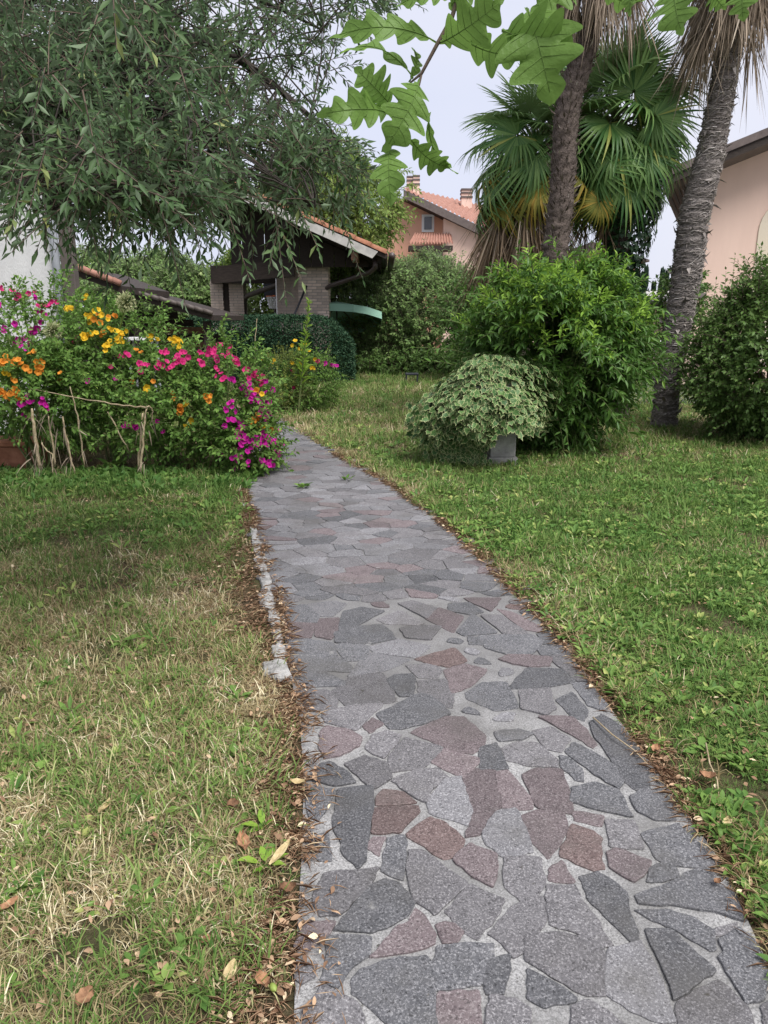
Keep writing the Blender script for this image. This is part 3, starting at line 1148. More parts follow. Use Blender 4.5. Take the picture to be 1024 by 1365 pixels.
def lawn_points(density, ymax, seed):
    """points in the area the photo looks at (with a margin), thinning with distance"""
    r = np.random.default_rng(seed)
    out = []
    y0 = .9
    while y0 < ymax:
        y1 = y0 * 1.15
        half0 = .56 * y1 + .9
        area = 2 * half0 * (y1 - y0)
        dens = density * min(1, (2.6 / y1)) ** 1.35
        k = int(area * dens)
        out.append(np.stack([r.uniform(-half0, half0, k), r.uniform(y0, y1, k)], 1))
        y0 = y1
    q = np.concatenate(out)
    return q[~inside(q, PATH)]


LEFTL, RIGHTL = np.array(pl), np.array(pr)


def fields(q):
    dl, dr = dist_line(q, LEFTL), dist_line(q, RIGHTL)
    left = q[:, 0] < np.interp(q[:, 1], RIGHTL[:, 1], RIGHTL[:, 0]) - .3
    edge = np.minimum(dl, dr)
    n1 = vnoise(q[:, 0], q[:, 1], 1.6, 11)
    n2 = vnoise(q[:, 0] + 9, q[:, 1], 4.5, 12)
    n3 = vnoise(q[:, 0], q[:, 1] + 5, .7, 13)
    nz = .45 * n1 + .3 * n2 + .25 * n3
    y = q[:, 1]
    base = np.where(left, np.interp(y, [0, 1.5, 2.3, 2.9, 3.6, 4.4, 5.2, 6.5, 9, 20], [.58, .60, .56, .64, .70, .62, .46, .38, .34, .4]),
                    np.interp(y, [0, 2, 3.5, 5, 7, 8.5, 10, 13, 20], [.34, .32, .28, .20, .15, .30, .48, .5, .38]))
    dry = base + (nz - .5) * 1.1
    dry = np.where(left, dry, dry + .6 * np.clip(1 - edge / .38, 0, 1))
    dry = dry + np.where(left, .0, .0)
    # bare, littered margins along the path
    wl = np.interp(y, [0, 1.6, 2.6, 3.1, 3.6, 4.4, 5.2, 6.2, 8], [.14, .13, .14, .13, .34, .50, .28, .06, .04])
    wr = np.interp(y, [0, 2, 3, 4, 6, 8, 12], [.05, .05, .07, .07, .07, .06, .04])
    bw = np.where(dl < dr, wl, wr) * (.6 + .8 * n2)
    bare = np.clip(1 - edge / np.maximum(bw, .01), 0, 1)
    spot = vnoise(q[:, 0] + 3, q[:, 1] + 7, 3.1, 91) * .6 + vnoise(q[:, 0], q[:, 1], 9, 92) * .4
    bare = np.maximum(bare, np.clip((spot - .62) * 6, 0, .6))
    return left, dry, bare, nz, edge


q = lawn_points(2300, 24, 21)
left, dry, bare, nz, edge = fields(q)
shade_bed = (q[:, 0] < -1.2) & (q[:, 1] > 7.7) & (q[:, 1] < 10)
k = (U(0, 1, len(q)) < 1.02 - dry) & (U(0, 1, len(q)) > bare * 1.25) & ~shade_bed
qq, nn = q[k], nz[k]
ysc = 1 + np.clip(qq[:, 1] - 2.5, 0, 18) * .085
scatter('lawn_grass', [tuft(15, .062, .045, 1.25, .0036, s) for s in range(8)], MAT['grass'], qq, (.45 + U(0, 1, len(qq)) ** 2.4 * 1.0) * ysc * (.6 + .9 * nn),
        np.clip(.05 + .5 * dry[k] + U(-.15, .45, len(qq)), 0, 1))
q = lawn_points(2500, 24, 22)
left, dry, bare, nz, edge = fields(q)
k = (U(0, 1, len(q)) < dry * 1.05 + .02) & (U(0, 1, len(q)) > bare * 1.5)
qq = q[k]
ysc = 1 + np.clip(qq[:, 1] - 2.5, 0, 18) * .085
scatter('dry_grass', [tuft(14, .066, .05, 1.75, .0030, 50 + s) for s in range(8)], MAT['straw'], qq, (.45 + U(0, 1, len(qq)) ** 2.2 * .9) * ysc,
        np.clip(.45 + (nz[k] - .5) * .8 + U(-.4, .4, len(qq)), 0, 1))
q = lawn_points(1000, 22, 23)
left, dry, bare, nz, edge = fields(q)
wn = vnoise(q[:, 0], q[:, 1], 2.3, 31)
prob = np.where(left, np.where(q[:, 1] > 5.2, .5, .10), np.clip(.75 + (wn - .45) * 1.8, .12, 1.0)) * np.where(q[:, 1] > 10, .35, 1)
k = (U(0, 1, len(q)) < prob) & (bare < .4) & ~((q[:, 0] < -1.2) & (q[:, 1] > 7.9))
qq = q[k]
scatter('lawn_weeds', [rosette(7, .034, .55, .5, 80), rosette(6, .045, .42, .6, 81), rosette(9, .026, .7, .35, 82), rosette(5, .06, .3, .8, 83),
                       rosette(8, .03, .6, .7, 84), rosette(4, .05, .5, .3, 85)], MAT['weed'], qq,
        U(.5, 1.2, len(qq)) * (1 + np.clip(qq[:, 1] - 2.5, 0, 18) * .06), U(.15, 1.0, len(qq)))


def litter(name, n, seed, mk, needle):
    r = np.random.default_rng(seed)
    ys = r.uniform(.9, 9, n) ** 1
    side = r.uniform(0, 1, n) < .68
    xl = np.interp(ys, LEFTL[:, 1], LEFTL[:, 0])
    xr = np.interp(ys, RIGHTL[:, 1], RIGHTL[:, 0])
    wl = np.interp(ys, [0, 1.6, 2.6, 3.1, 3.6, 4.4, 5.2, 6.2, 8], [.17, .17, .18, .16, .40, .58, .32, .05, .03])
    wr = np.interp(ys, [0, 2, 3, 4, 6, 8, 12], [.07, .08, .12, .11, .10, .08, .05])
    e = np.abs(r.normal(0, .55, n))
    inn = r.uniform(0, 1, n) < .2
    x = np.where(side, xl - e * wl + .0, xr + e * wr)
    ov = np.where(ys < 3.0, .10, .05)
    x = np.where(inn & side, xl + np.abs(r.normal(0, .45, n)) * ov, np.where(inn, xr - np.abs(r.normal(0, .4, n)) * .04, x))
    q_ = np.stack([x, ys], 1)
    cl_ = vnoise(q_[:, 0], q_[:, 1], 5.5, 71) * .6 + vnoise(q_[:, 0], q_[:, 1], 14, 72) * .4
    kp = r.uniform(0, 1, n) < np.clip((cl_ - .28) * 3.0, .06, 1)
    q_, n = q_[kp], int(kp.sum())
    onp = inside(q_, PATH)
    z = np.where(onp, .026, .008) + r.uniform(0, .02, n) * np.where(onp, .3, 1)
    az = r.uniform(0, 6.28, n)
    el = r.normal(0, .18, n)
    d = np.stack([np.cos(az), np.sin(az), np.sin(el)], 1)
    if needle:
        ln = r.uniform(.025, .085, n)
        wd = r.uniform(.0014, .0028, n)
    else:
        ln = r.uniform(.012, .034, n)
        wd = ln * r.uniform(.25, .6, n)
    L = dict(pos=np.concatenate([q_, z[:, None]], 1), d=d, n=np.stack([r.normal(0, .45, n), r.normal(0, .45, n), np.ones(n)], 1), len=ln, wid=wd,
             tint=r.uniform(0, 1, n) ** 1.3)
    return leaf_cloud(name, mk, None, L, TPL4 if needle else TPL8)


litter('dry_needle_litter', 27000, 5, MAT['litter'], True)
litter('dead_leaf_litter', 7500, 6, MAT['litter'], False)
# dead leaves blown over the lawn
q = lawn_points(240, 9, 24)
N = len(q)
leaf_cloud('scattered_dead_leaves', MAT['litter'], None, dict(pos=np.concatenate([q, U(.012, .035, (N, 1))], 1), d=nrm(U(-1, 1, (N, 3)) * [1, 1, .3]),
           n=U(-.5, .5, (N, 3)) + [0, 0, 1], len=U(.012, .036, N), wid=U(.008, .018, N), tint=U(0, 1, N)), TPL8)


def curled(L, W, curl, seed, nu=7, lob=0):
    r = np.random.default_rng(seed)
    v, f = [], []
    for i in range(nu):
        t = i / (nu - 1)
        hw = W / 2 * max(.04, math.sin(math.pi * min(1, t * .92 + .06)) ** .7) * (1 + lob * math.cos(t * 19))
        for j in (-1, -.5, 0, .5, 1):
            v.append(((t - .5) * L, j * hw, curl * L * (abs(j) ** 1.6 * .5 + (t - .5) ** 2 * 1.4) + r.normal(0, .0012)))
    for i in range(nu - 1):
        for j in range(4):
            a = i * 5 + j
            f.append((a, a + 1, a + 6, a + 5))
    return v, f


FL = [  # px, py, long px, width, heading, curl, material, label
    (374, 1150, 46, .22, 1.15, .08, 'paleleaf', 'long straw coloured fallen leaf beside the left path edge'),
    (325, 1138, 34, .45, 1.9, .3, 'deadleaf', 'folded brown fallen leaf in the grass just left of the long straw coloured one'),
    (384, 1200, 26, .8, .3, .55, 'deadleaf', 'curled orange brown fallen leaf at the left path edge above the twig pile'),
    (308, 1310, 26, .5, 1.3, .2, 'paleleaf', 'pale curled fallen leaf low in the left lawn near the path'),
    (275, 1267, 22, .7, .2, .2, 'deadleaf', 'flat reddish brown fallen leaf in the lower left lawn'),
    (115, 1344, 22, .8, 1.2, .25, 'deadleaf', 'brown fallen leaf at the bottom edge of the left lawn'),
    (312, 1083, 16, .8, .7, .3, 'deadleaf', 'small russet fallen leaf above the green tuft in the left lawn'),
    (142, 1090, 26, .4, 1.4, .3, 'paleleaf', 'tan fallen leaf standing on edge in the middle of the left lawn'),
    (14, 1222, 22, .6, .9, .3, 'deadleaf', 'brown fallen leaf at the far left of the lawn'),
    (397, 1056, 24, .6, .1, .4, 'paleleaf', 'whitish curled fallen leaf lying on the left path edge'),
    (942, 1048, 24, .8, 2.7, .5, 'deadleaf', 'curled russet fallen leaf in the right lawn near the path bend'),
    (968, 1108, 30, .3, .9, .12, 'paleleaf', 'narrow pale fallen leaf in the right lawn beside the path'),
    (955, 1187, 13, .8, .4, .5, 'deadleaf', 'tiny rust coloured fallen leaf on the right path edge'),
    (873, 1010, 15, .7, .8, .4, 'deadleaf', 'dull brown fallen leaf among green blades right of the path'),
    (350, 1325, 22, .7, 2.2, .45, 'deadleaf', 'crumpled brown fallen leaf beside the green acorn')]
for i, (px, py, Lp, wd, hd, cu, mk, lab) in enumerate(FL):
    g = G(px, py)
    Lm = .7 * Lp * np.linalg.norm(g - [0, 0, H]) / F * 1.05
    if abs(math.sin(hd)) > .6: Lm *= 1.35
    v, f = curled(Lm, Lm * wd, cu, i, lob=.12 if mk == 'deadleaf' else 0)
    me = bpy.data.meshes.new('fallen_leaf')
    me.from_pydata(v, [], f)
    o = link('fallen_leaf', me, None, MAT[mk])
    onp = inside(np.array([g[:2]]), PATH)[0]
    o.location = (g[0], g[1], .034 if not onp else .028)
    o.rotation_euler = (random.uniform(-.2, .2), random.uniform(-.2, .2), hd)
    tag(o, lab, 'leaf', 'fallen leaves beside the path')
a = G(365, 1332)
ac = MB().lathe((0, 0, 0), [(.001, -.014), (.006, -.0115), (.0085, -.005), (.0085, .004), (.006, .010), (.0015, .0135), (.0008, .016)], 10)
aco = ac.build('acorn', MAT['acorn'], None, smooth=True)
aco.location = (a[0], a[1], .035)
aco.rotation_euler = (1.35, .2, .5)
tag(aco, 'green acorn lying in leaf litter at bottom left of the path', 'acorn')
for pts, lab in (([(378, 1188), (392, 1192), (410, 1192), (428, 1196)], 'dark bent twig lying across the left path edge'),
                 ([(940, 1000), (945, 1030), (955, 1050), (957, 1075)], 'thin grey twig lying in the right lawn'),
                 ([(790, 965), (815, 990), (845, 1010), (862, 1030)], 'thin pale twig along the right path edge')):
    pp = [G(*p) + [0, 0, .03 + .006 * (j % 2)] for j, p in enumerate(pts)]
    tag(MB().tube(np.array(pp) - pp[0], [.0035, .003, .0025, .0015], 5).build('twig', MAT['twig' if 'dark' in lab else 'drystalk'], None, True), lab, 'twig').location = Vector(pp[0])


def weed_plant(px, py, n, ln, lab, seed, mk='tips', h=.03):
    g = G(px, py)
    V, T, ti = rosette(n, ln, .5, .6, seed)
    o = link('weed', mesh_np('weed', V, T, {'tint': ti}), None, MAT[mk])
    o.location = (g[0], g[1], .008)
    tag(o, lab, 'weed')


weed_plant(405, 652, 9, .09, 'green weed sprouting from a joint in the far path, left one', 301, 'mira')
weed_plant(463, 642, 7, .07, 'small green weed sprouting from a joint in the far path, right one', 302, 'mira')
weed_plant(355, 1160, 8, .055, 'pale green weed seedling left of the long straw leaf', 303)
weed_plant(350, 1110, 6, .05, 'upright green weed seedling above the straw leaf', 304)

# ------------------------------------------------------------------ left house, shed
wc = P(66, 300, 10.6)[0]
hs_ = thing('white_house', (wc - 2, 12, 0), 'white rendered house wall behind the olive tree at left', 'house')
MB().prism([(wc - 7, 10.6, 0), (wc, 10.6, 0), (wc, 10.6, 6.4), (wc - 7, 10.6, 6.4)], (-3.2, 6, 0)).build('wall', MAT['white'], hs_)
MB().prism([(wc - 8, 10.0, 6.42), (wc + .5, 10.0, 6.42), (wc + .5, 10.0, 6.66), (wc - 8, 10.0, 6.66)], (-3.7, 7.2, 0)).build('roof', MAT['roofred'], hs_)
MB().tube([(wc + .055, 10.55, 0), (wc + .055, 10.55, 6.3)], .055, 12).build('drainpipe', MAT['pipe'], hs_, True)
MB().box((wc + .205, 10.62, 2.2), (.17, .16, 4.4)).build('corner_post', MAT['postbr'], hs_, bevel=.01)

sh = thing('garden_shed', P(180, 480, 14.5) * [1, 1, 0], 'low dark wooden lean-to shed with plank wall behind the flowers', 'shed')
r0, r1 = P(90, 354, 13.6), P(162, 381, 13.6)
t0, t1 = P(166, 388, 14.6), P(284, 420, 14.6)
MB().prism([r0, r1, r1 - [0, 0, .12], r0 - [0, 0, .12]], (0, 3.0, 0)).build('upper_roof', MAT['darkwood'], sh)
for k in range(7):
    a, b = r0 + (r1 - r0) * (k / 7), r0 + (r1 - r0) * ((k + 1) / 7)
    MB().tube([a + [0, -.04, .05], b + [0, -.04, .035]], .055, 7).build('roof_tile', MAT['roofred'], sh, True)
MB().prism([t0, t1, t1 - [0, 0, .10], t0 - [0, 0, .10]], (0, 3.2, 0)).build('lower_roof', MAT['darkwood'], sh)
for k in range(10):
    a, b = t0 + (t1 - t0) * (k / 10), t0 + (t1 - t0) * ((k + 1) / 10)
    MB().tube([a + [0, -.04, .045], b + [0, -.04, .03]], .042, 7).build('roof_tile', MAT['postbr'], sh, True)
x0, x1 = P(88, 400, 16.2)[0], P(292, 400, 16.2)[0]
for k in range(11):
    z = .12 + k * .155
    zt = 1.85
    xr_ = x1 - max(0, (z - 1.2)) * 2.1
    MB().box(((x0 + xr_) / 2, 16.6 + .015 * (k % 2), z), (xr_ - x0, .04, .14)).build('plank', MAT['redwood'] if k in (6, 8) else MAT['darkwood'], sh)
for px in (92, 183, 276):
    p = P(px, 430, 14.9)
    top_ = (r0[2] if px < 100 else t0[2] + (t1[2] - t0[2]) * (px - 166) / 118) - .14
    MB().box((p[0], 14.9, top_ / 2), (.13, .13, top_)).build('post', MAT['darkwood'], sh)
MB().box(((x0 + P(160, 0, 15.5)[0]) / 2, 15.6, .85), (P(160, 0, 15.5)[0] - x0, .06, 1.7)).build('door_panel', MAT['darkwood'], sh)
# bundle of things stored inside
MB().box((P(205, 440, 15.3)[0], 15.3, .95), (1.0, .5, .07)).build('shelf', MAT['greywood'], sh)
wt = P(205, 450, 15.1)
sk = thing('garden_table', (wt[0], 15.1, 0), 'white topped garden table in front of the shed planks', 'table')
MB().box((wt[0], 14.4, wt[2] - .0), (.55, .4, .05)).build('tabletop', MAT['net'], sk)
for sx in (-1, 1):
    for sy in (-1, 1):
        MB().box((wt[0] + sx * .22, 14.4 + sy * .15, (wt[2] - .03) / 2), (.04, .04, wt[2] - .03)).build('leg', MAT['pipe'], sk)

# ------------------------------------------------------------------ open porch with brick pillars
YF = 19.4
ev = P(517, 340, YF)          # eave end of the front verge
rg = P(284, 236, YF)          # ridge
po = thing('porch', (rg[0] + 3, YF + 3, 0), 'open porch with brick pillars, dark timber roof and terracotta verge tiles', 'porch')
ax = (ev - rg) / np.linalg.norm(ev - rg)
up_ = np.array([-ax[2], 0, ax[0]])
lf = np.array([2 * rg[0] - ev[0], YF, ev[2]])
D = 6.5
MB().prism([rg, ev, ev - up_ * .10, rg - up_ * .10], (0, D, 0)).build('roof_deck', MAT['darkwood'], po)
MB().prism([rg - up_ * .10, rg - up_ * .10 - [0, 0, .9], rg - up_ * .10 - [0, 0, .9] - [.12, 0, 0], rg - up_ * .10 - [.12, 0, 0]], (0, D, 0)).build('end_board', MAT['darkwood'], po)
MB().prism([rg - up_ * .02, ev - up_ * .02 - ax * .25, ev - up_ * .22 - ax * .32, rg - up_ * .22], (0, -.04, 0)).build('verge_board', MAT['fascia'], po)
Lr = np.linalg.norm(ev - rg)
nt_ = int(Lr / .42)
tile = None


def half_tile(L, r1_, r2_, th=.018):
    m = MB()
    n = 7
    vs = []
    for x, rr in ((0, r1_), (L, r2_)):
        for q_ in (rr, rr - th):
            for i in range(n):
                a = math.pi * i / (n - 1)
                vs.append((x, q_ * math.cos(a), q_ * math.sin(a)))
    fs = []
    for i in range(n - 1):
        fs += [(i, i + 1, 2 * n + i + 1, 2 * n + i), (n + i + 1, n + i, 3 * n + i, 3 * n + i + 1), (i + 1, i, n + i, n + i + 1),
               (2 * n + i, 2 * n + i + 1, 3 * n + i + 1, 3 * n + i)]
    return m.add(vs, fs)


tm = None
for k in range(nt_ + 1):
    if tm is None:
        o = half_tile(.48, .115, .095).build('roof_tile', MAT['terra'], po, True)
        tm = o.data
    else:
        o = link('roof_tile', tm, po)
    p = ev - ax * (.42 * k + .05) + up_ * .0
    o.matrix_basis = Matrix.Translation(Vector(p + [0, .06, .01 + .004 * (k % 3)])) @ Matrix(((-ax[0], 0, up_[0], 0), (0, 1, 0, 0), (-ax[2], 0, up_[2], 0), (0, 0, 0, 1)))
# the rest of the tiling behind the verge, joined
V, T = [], []
nx, ny = 24, 110
gx = np.linspace(0, Lr - .05, nx)
gy = np.linspace(.22, D, ny)
gg = np.array([[ev - ax * (x + .02) + np.array([0, y, 0]) + up_ * (.03 + .045 * math.sin(y * 30) + .02 * ((i % 2))) for y in gy] for i, x in enumerate(gx)])
ii = np.arange(nx * ny).reshape(nx, ny)
T = np.concatenate([np.stack([ii[:-1, :-1], ii[1:, :-1], ii[1:, 1:]], -1).reshape(-1, 3), np.stack([ii[:-1, :-1], ii[1:, 1:], ii[:-1, 1:]], -1).reshape(-1, 3)])
tag(link('roof_tiling', mesh_np('roof_tiling', gg.reshape(-1, 3), T), po, MAT['roofred']), kind='stuff')
# rafters seen from below, purlins along the depth
for k in range(9):
    y = YF + .35 + k * .75
    MB().bar(rg - up_ * .17 + [0, y - YF, 0], ev - up_ * .17 - ax * .1 + [0, y - YF, 0], .09, .13).build('rafter', MAT['darkwood'], po)
for s, mk in ((.75, 'redwood'), (2.6, 'darkwood'), (4.4, 'darkwood')):
    p = ev - ax * s - up_ * .33
    MB().bar(p + [0, .12, 0], p + [0, D, 0], .17, .19).build('purlin', MAT[mk], po)
# front beam
b0, b1 = P(285, 367, 20.4), P(392, 357, 20.4)
MB().bar(b0, b1, .22, .42).build('beam', MAT['darkwood'], po)
b0, b1 = P(282, 366, 23.2), P(400, 366, 23.2)
MB().bar(b0, b1, .22, .5).build('beam', MAT['darkwood'], po)
# added dark boards stand in for the dark porch interior above the front beam
nb = 15
for k in range(nb):
    xa_, xb_ = rg[0] + .1 + k * .30, rg[0] + .1 + k * .30 + .285
    zr_ = lambda x: rg[2] + (ev[2] - rg[2]) * (x - rg[0]) / (ev[0] - rg[0]) - .28
    zb_ = b0[2] + .05 if xb_ < P(405, 0, 20.6)[0] else max(b0[2] + .05, 0)
    zb_ = P(300, 356, 20.6)[2]
    if zr_(xb_) - zb_ < .08: break
    MB().prism([(xa_, 20.62, zb_), (xb_, 20.62, zb_), (xb_, 20.62, zr_(xb_)), (xa_, 20.62, zr_(xa_))], (0, .03 + .008 * (k % 2), 0)).build('board', MAT['darkwood'], po)
# gutter and downspout
gpt = ev + np.array([.10, 0, -.02])
MB().tube([gpt + [0, -.08, 0], gpt + [0, D, -.05]], .085, 10).build('gutter', MAT['metal'], po, True)
dp = [P(500, 346, 19.7), P(500, 357, 19.7), P(493, 363, 19.9), P(440, 381, 20.8), P(436, 384, 21.0)]
MB().tube(dp, .062, 9).build('downpipe', MAT['metal'], po, True)
dp = [P(373, 372, 23.0), P(370, 380, 23.0), P(330, 394, 23.4), P(326, 399, 23.5), P(326, 470, 23.5)]
MB().tube(dp, .075, 9).build('downpipe', MAT['postbr'], po, True)
wp = P(371, 395, 22.6)
MB().tube([(wp[0], 22.6, 0), (wp[0], 22.6, wp[2] + .9)], .07, 9).build('white_post', MAT['net'], po, True)


def pillar(xa, xb, y0, dep, ztop, single, mort='joint'):
    pb = MB().box(((xa + xb) / 2, y0 + dep / 2, ztop / 2), (xb - xa - .03, dep - .03, ztop)).build('pillar', MAT[mort], po)
    bl, bh, jt = .24, .066, .013
    me0 = None
    allb = MB()
    nz_ = int(ztop / (bh + jt))
    first = int(.75 / (bh + jt)) if single else 0
    for r in range(nz_):
        z = r * (bh + jt) + bh / 2 + .002
        offs = (r % 2) * .125
        spots = []
        for fx in ('front', 'left', 'right'):
            span = (xb - xa) if fx == 'front' else dep
            e = 0
            x = -offs
            while x < span - .02:
                a_, b_ = max(0, x), min(span, x + bl)
                x += bl + jt
                if b_ - a_ < .04: continue
                c_ = (a_ + b_) / 2
                if fx == 'front': spots.append(((xa + c_, y0 + .045, z), (b_ - a_, .09, bh)))
                elif fx == 'left' and c_ > .16: spots.append(((xa + .045, y0 + c_, z), (.09, b_ - a_, bh)))
                elif fx == 'right' and c_ > .16: spots.append(((xb - .045, y0 + c_, z), (.09, b_ - a_, bh)))
        for c_, s_ in spots:
            c_ = (c_[0] + random.uniform(-.003, .003), c_[1] + random.uniform(-.005, .003), c_[2])
            if single and r >= first:
                if me0 is None:
                    o = MB().box((0, 0, 0), (1, 1, 1)).build('brick', MAT['brick'], pb)
                    me0 = o.data
                else:
                    o = link('brick', me0, pb)
                o.matrix_basis = Matrix.Translation(Vector(c_)) @ Matrix.Diagonal((*s_, 1))
            else:
                allb.add([], []).box(c_, s_)
    if allb.v:
        tag(allb.build('bricks', MAT['brick'], pb), kind='stuff')
    return pb


pa, pb_ = P(398, 400, 21)[0], P(438, 400, 21)[0]
pillar(pa, pb_, 21.0, .85, P(420, 350, 21)[2], True)
pa2 = P(373, 400, 21.9)[0]
pillar(pa2, pa - .006, 21.35, .5, P(420, 352, 21.4)[2], False)
qa, qb = P(281, 400, 23.4)[0], P(298, 400, 23.4)[0]
pillar(qa, qb, 23.4, .6, P(300, 372, 23.4)[2], False)
qc, qd = P(306, 400, 23.4)[0], P(325, 400, 23.4)[0]
pillar(qc, qd, 23.38, .6, P(300, 372, 23.4)[2], False)
MB().box(((qb + qc) / 2, 23.6, 1.4), (qc - qb - .004, .3, 2.8)).build('timber_post', MAT['darkwood'], po)

# wall-leaning pole by the pillar
a, b = P(409, 381, 20.85), P(388, 430, 20.5)
lp = MB().tube([a, a * .45 + b * .55, b, b + (b - a) * .55], .028, 7).build('leaning_pole', MAT['black'], None, True)
tag(lp, 'thin black pole leaning against the right brick pillar', 'pole')

# hoop
hp = P(364, 395, 26.5)
ho = thing('basketball_hoop', (hp[0], 27.1, 0), 'small orange rimmed basketball hoop with white net seen through the porch', 'hoop')
m = MB()
m.tube([(hp[0] + .225 * math.cos(t), 26.5 + .225 * math.sin(t), hp[2] + .0) for t in np.linspace(0, 6.283, 19)], .016, 6, False)
m.build('rim', MAT['hoop'], ho, True)
m = MB()
for sgn in (1, -1):
    for k in range(12):
        a0 = 2 * math.pi * k / 12
        m.tube([(hp[0] + r_ * math.cos(a0 + sgn * t_ * .9), 26.5 + r_ * math.sin(a0 + sgn * t_ * .9), hp[2] - t_ * .40)
                for t_, r_ in ((0, .22), (.35, .19), (.7, .15), (1, .14))], .012, 4)
m.build('net', MAT['net'], ho)
MB().box((hp[0], 26.82, hp[2] + .2), (.7, .03, .5)).build('backboard', MAT['black'], ho)
MB().bar((hp[0], 26.72, hp[2] + .02), (hp[0], 26.8, hp[2] + .02), .08, .05).build('bracket', MAT['hoop'], ho)
MB().tube([(hp[0], 26.95, 0), (hp[0], 26.95, hp[2] + .4)], .05, 8).build('pole', MAT['metal'], ho, True)
# drying rack
dr = P(350, 423, 21.9)
dk = thing('drying_rack', (dr[0], 22, 0), 'white folding drying rack under the porch behind the hedge', 'drying rack')
zr = dr[2]
m = MB()
for dy in np.linspace(-.25, .25, 7):
    m.tube([(dr[0] - .55, 22 + dy, zr - .06), (dr[0] + .6, 22 + dy, zr + .1)], .009, 5)
m.build('wires', MAT['net'], dk)
for dy in (-.28, .28):
    MB().bar((dr[0] - .58, 22 + dy, zr - .06), (dr[0] + .62, 22 + dy, zr + .1), .03, .03).build('rail', MAT['net'], dk)
for sx in (-1, 1):
    MB().bar((dr[0] + sx * .4, 21.75, 0), (dr[0] - sx * .3, 22.1, zr), .025, .025).build('leg', MAT['net'], dk)
MB().box((dr[0] + .25, 21.86, zr - .12), (.3, .02, .26)).build('cloth', MAT['pipe'], dk)

# green parasol
pc_ = P(449, 421, 22.6)
pa_ = thing('parasol', (pc_[0], 22.6, 0), 'pale green garden parasol behind the right brick pillar', 'parasol')
R8 = 1.42
tilt = Matrix.Rotation(-.24, 3, 'X')
top_ = Vector((0, 0, .42))
rim_ = [Vector((R8 * math.cos(math.pi / 8 + k * math.pi / 4), R8 * math.sin(math.pi / 8 + k * math.pi / 4), -.02)) for k in range(8)]
vv, ff = [top_], []
for k in range(8):
    a, b = rim_[k], rim_[(k + 1) % 8]
    vv += [a, (a + b) / 2 * .985 + Vector((0, 0, .045)), b, a * 1.005 - Vector((0, 0, .20)), (a + b) / 2 * .99 - Vector((0, 0, .165)), b * 1.005 - Vector((0, 0, .20))]
    n0 = 1 + k * 6
    ff += [(0, n0, n0 + 1), (0, n0 + 1, n0 + 2), (n0, n0 + 3, n0 + 4, n0 + 1), (n0 + 1, n0 + 4, n0 + 5, n0 + 2)]
vv = [tilt @ v + Vector((pc_[0], 22.6, pc_[2])) for v in vv]
MB().add(vv, ff).build('canopy', MAT['parasol'], pa_)
for k in range(8):
    a = tilt @ (rim_[k] * .99 - Vector((0, 0, .02))) + Vector((pc_[0], 22.6, pc_[2]))
    b = tilt @ (top_ - Vector((0, 0, .04))) + Vector((pc_[0], 22.6, pc_[2]))
    MB().bar(a, b, .02, .02).build('rib', MAT['metal'], pa_)
MB().tube([(pc_[0], 22.6, .05), (pc_[0], 22.6, pc_[2] + .40)], .024, 8).build('pole', MAT['metal'], pa_, True)
MB().lathe((pc_[0], 22.6, 0), [(.3, 0), (.3, .06), (.05, .12)], 14).build('base', MAT['concrete'], pa_)
# dark bench box at the lawn end
bb = G(549, 511)
bt = thing('garden_stool', bb, 'small black garden stool on the lawn before the grey green shrub', 'stool')
MB().box((bb[0], bb[1], .24), (.34, .26, .05)).build('seat', MAT['black'], bt, bevel=.01)
for sx in (-1, 1):
    for sy in (-1, 1):
        MB().box((bb[0] + sx * .14, bb[1] + sy * .1, .107), (.035, .035, .214)).build('leg', MAT['black'], bt)

# ------------------------------------------------------------------ houses in the distance
def gp(px, py, Y): return P(px, py, Y)


YH = 36
ph = thing('pink_house', (P(600, 0, YH)[0], YH + 3, 0), 'salmon pink house with red tile roof and chimneys beyond the grey green shrub', 'house')
fl, fr = P(538, 252, YH), P(700, 330, YH)
sl_ = (fr[2] - fl[2]) / (fr[0] - fl[0])
xw0, xw1, xc = P(500, 0, YH)[0], P(740, 0, YH)[0], P(598, 0, YH)[0]
zt = lambda x: fl[2] + sl_ * (x - fl[0])
MB().prism([(xw0, YH + .9, 0), (xc, YH + .9, 0), (xc, YH + .9, zt(xc) - .25), (fl[0], YH + .9, zt(fl[0]) - .25), (xw0, YH + .9, zt(fl[0]) - .9)], (0, 6, 0)).build('wall', MAT['pinkA'], ph)
MB().prism([(xc + .003, YH + .35, 0), (xw1, YH + .35, 0), (xw1, YH + .35, zt(xw1) - .25), (xc + .003, YH + .35, zt(xc) - .25)], (0, 6.5, 0)).build('wall', MAT['pinkB'], ph)
# tiled roof plane, rising towards the back
bl_, br_ = P(551, 254, YH + 7) + [0, 0, .0], P(720, 292, YH + 7)
nx, ny = 90, 16
gr = np.empty((nx, ny, 3))
for i in range(nx):
    for j in range(ny):
        u, v_ = i / (nx - 1), j / (ny - 1)
        p = (fl * (1 - u) + fr * u) * (1 - v_) + (bl_ * (1 - u) + br_ * u) * v_
        p = p + np.array([0, 0, .06 * math.sin(i * 1.9) + .05 * (j % 2)])
        gr[i, j] = p
ii = np.arange(nx * ny).reshape(nx, ny)
T = np.concatenate([np.stack([ii[:-1, :-1], ii[1:, :-1], ii[1:, 1:]], -1).reshape(-1, 3), np.stack([ii[:-1, :-1], ii[1:, 1:], ii[:-1, 1:]], -1).reshape(-1, 3)])
rf = link('roof', mesh_np('roof', gr.reshape(-1, 3), T), ph, MAT['roofred'])
MB().prism([fl - [0, .05, .03], fr - [0, .05, .03], fr - [0, .05, .38], fl - [0, .05, .38]], (0, -.08, 0)).build('fascia', MAT['greywood'], ph)
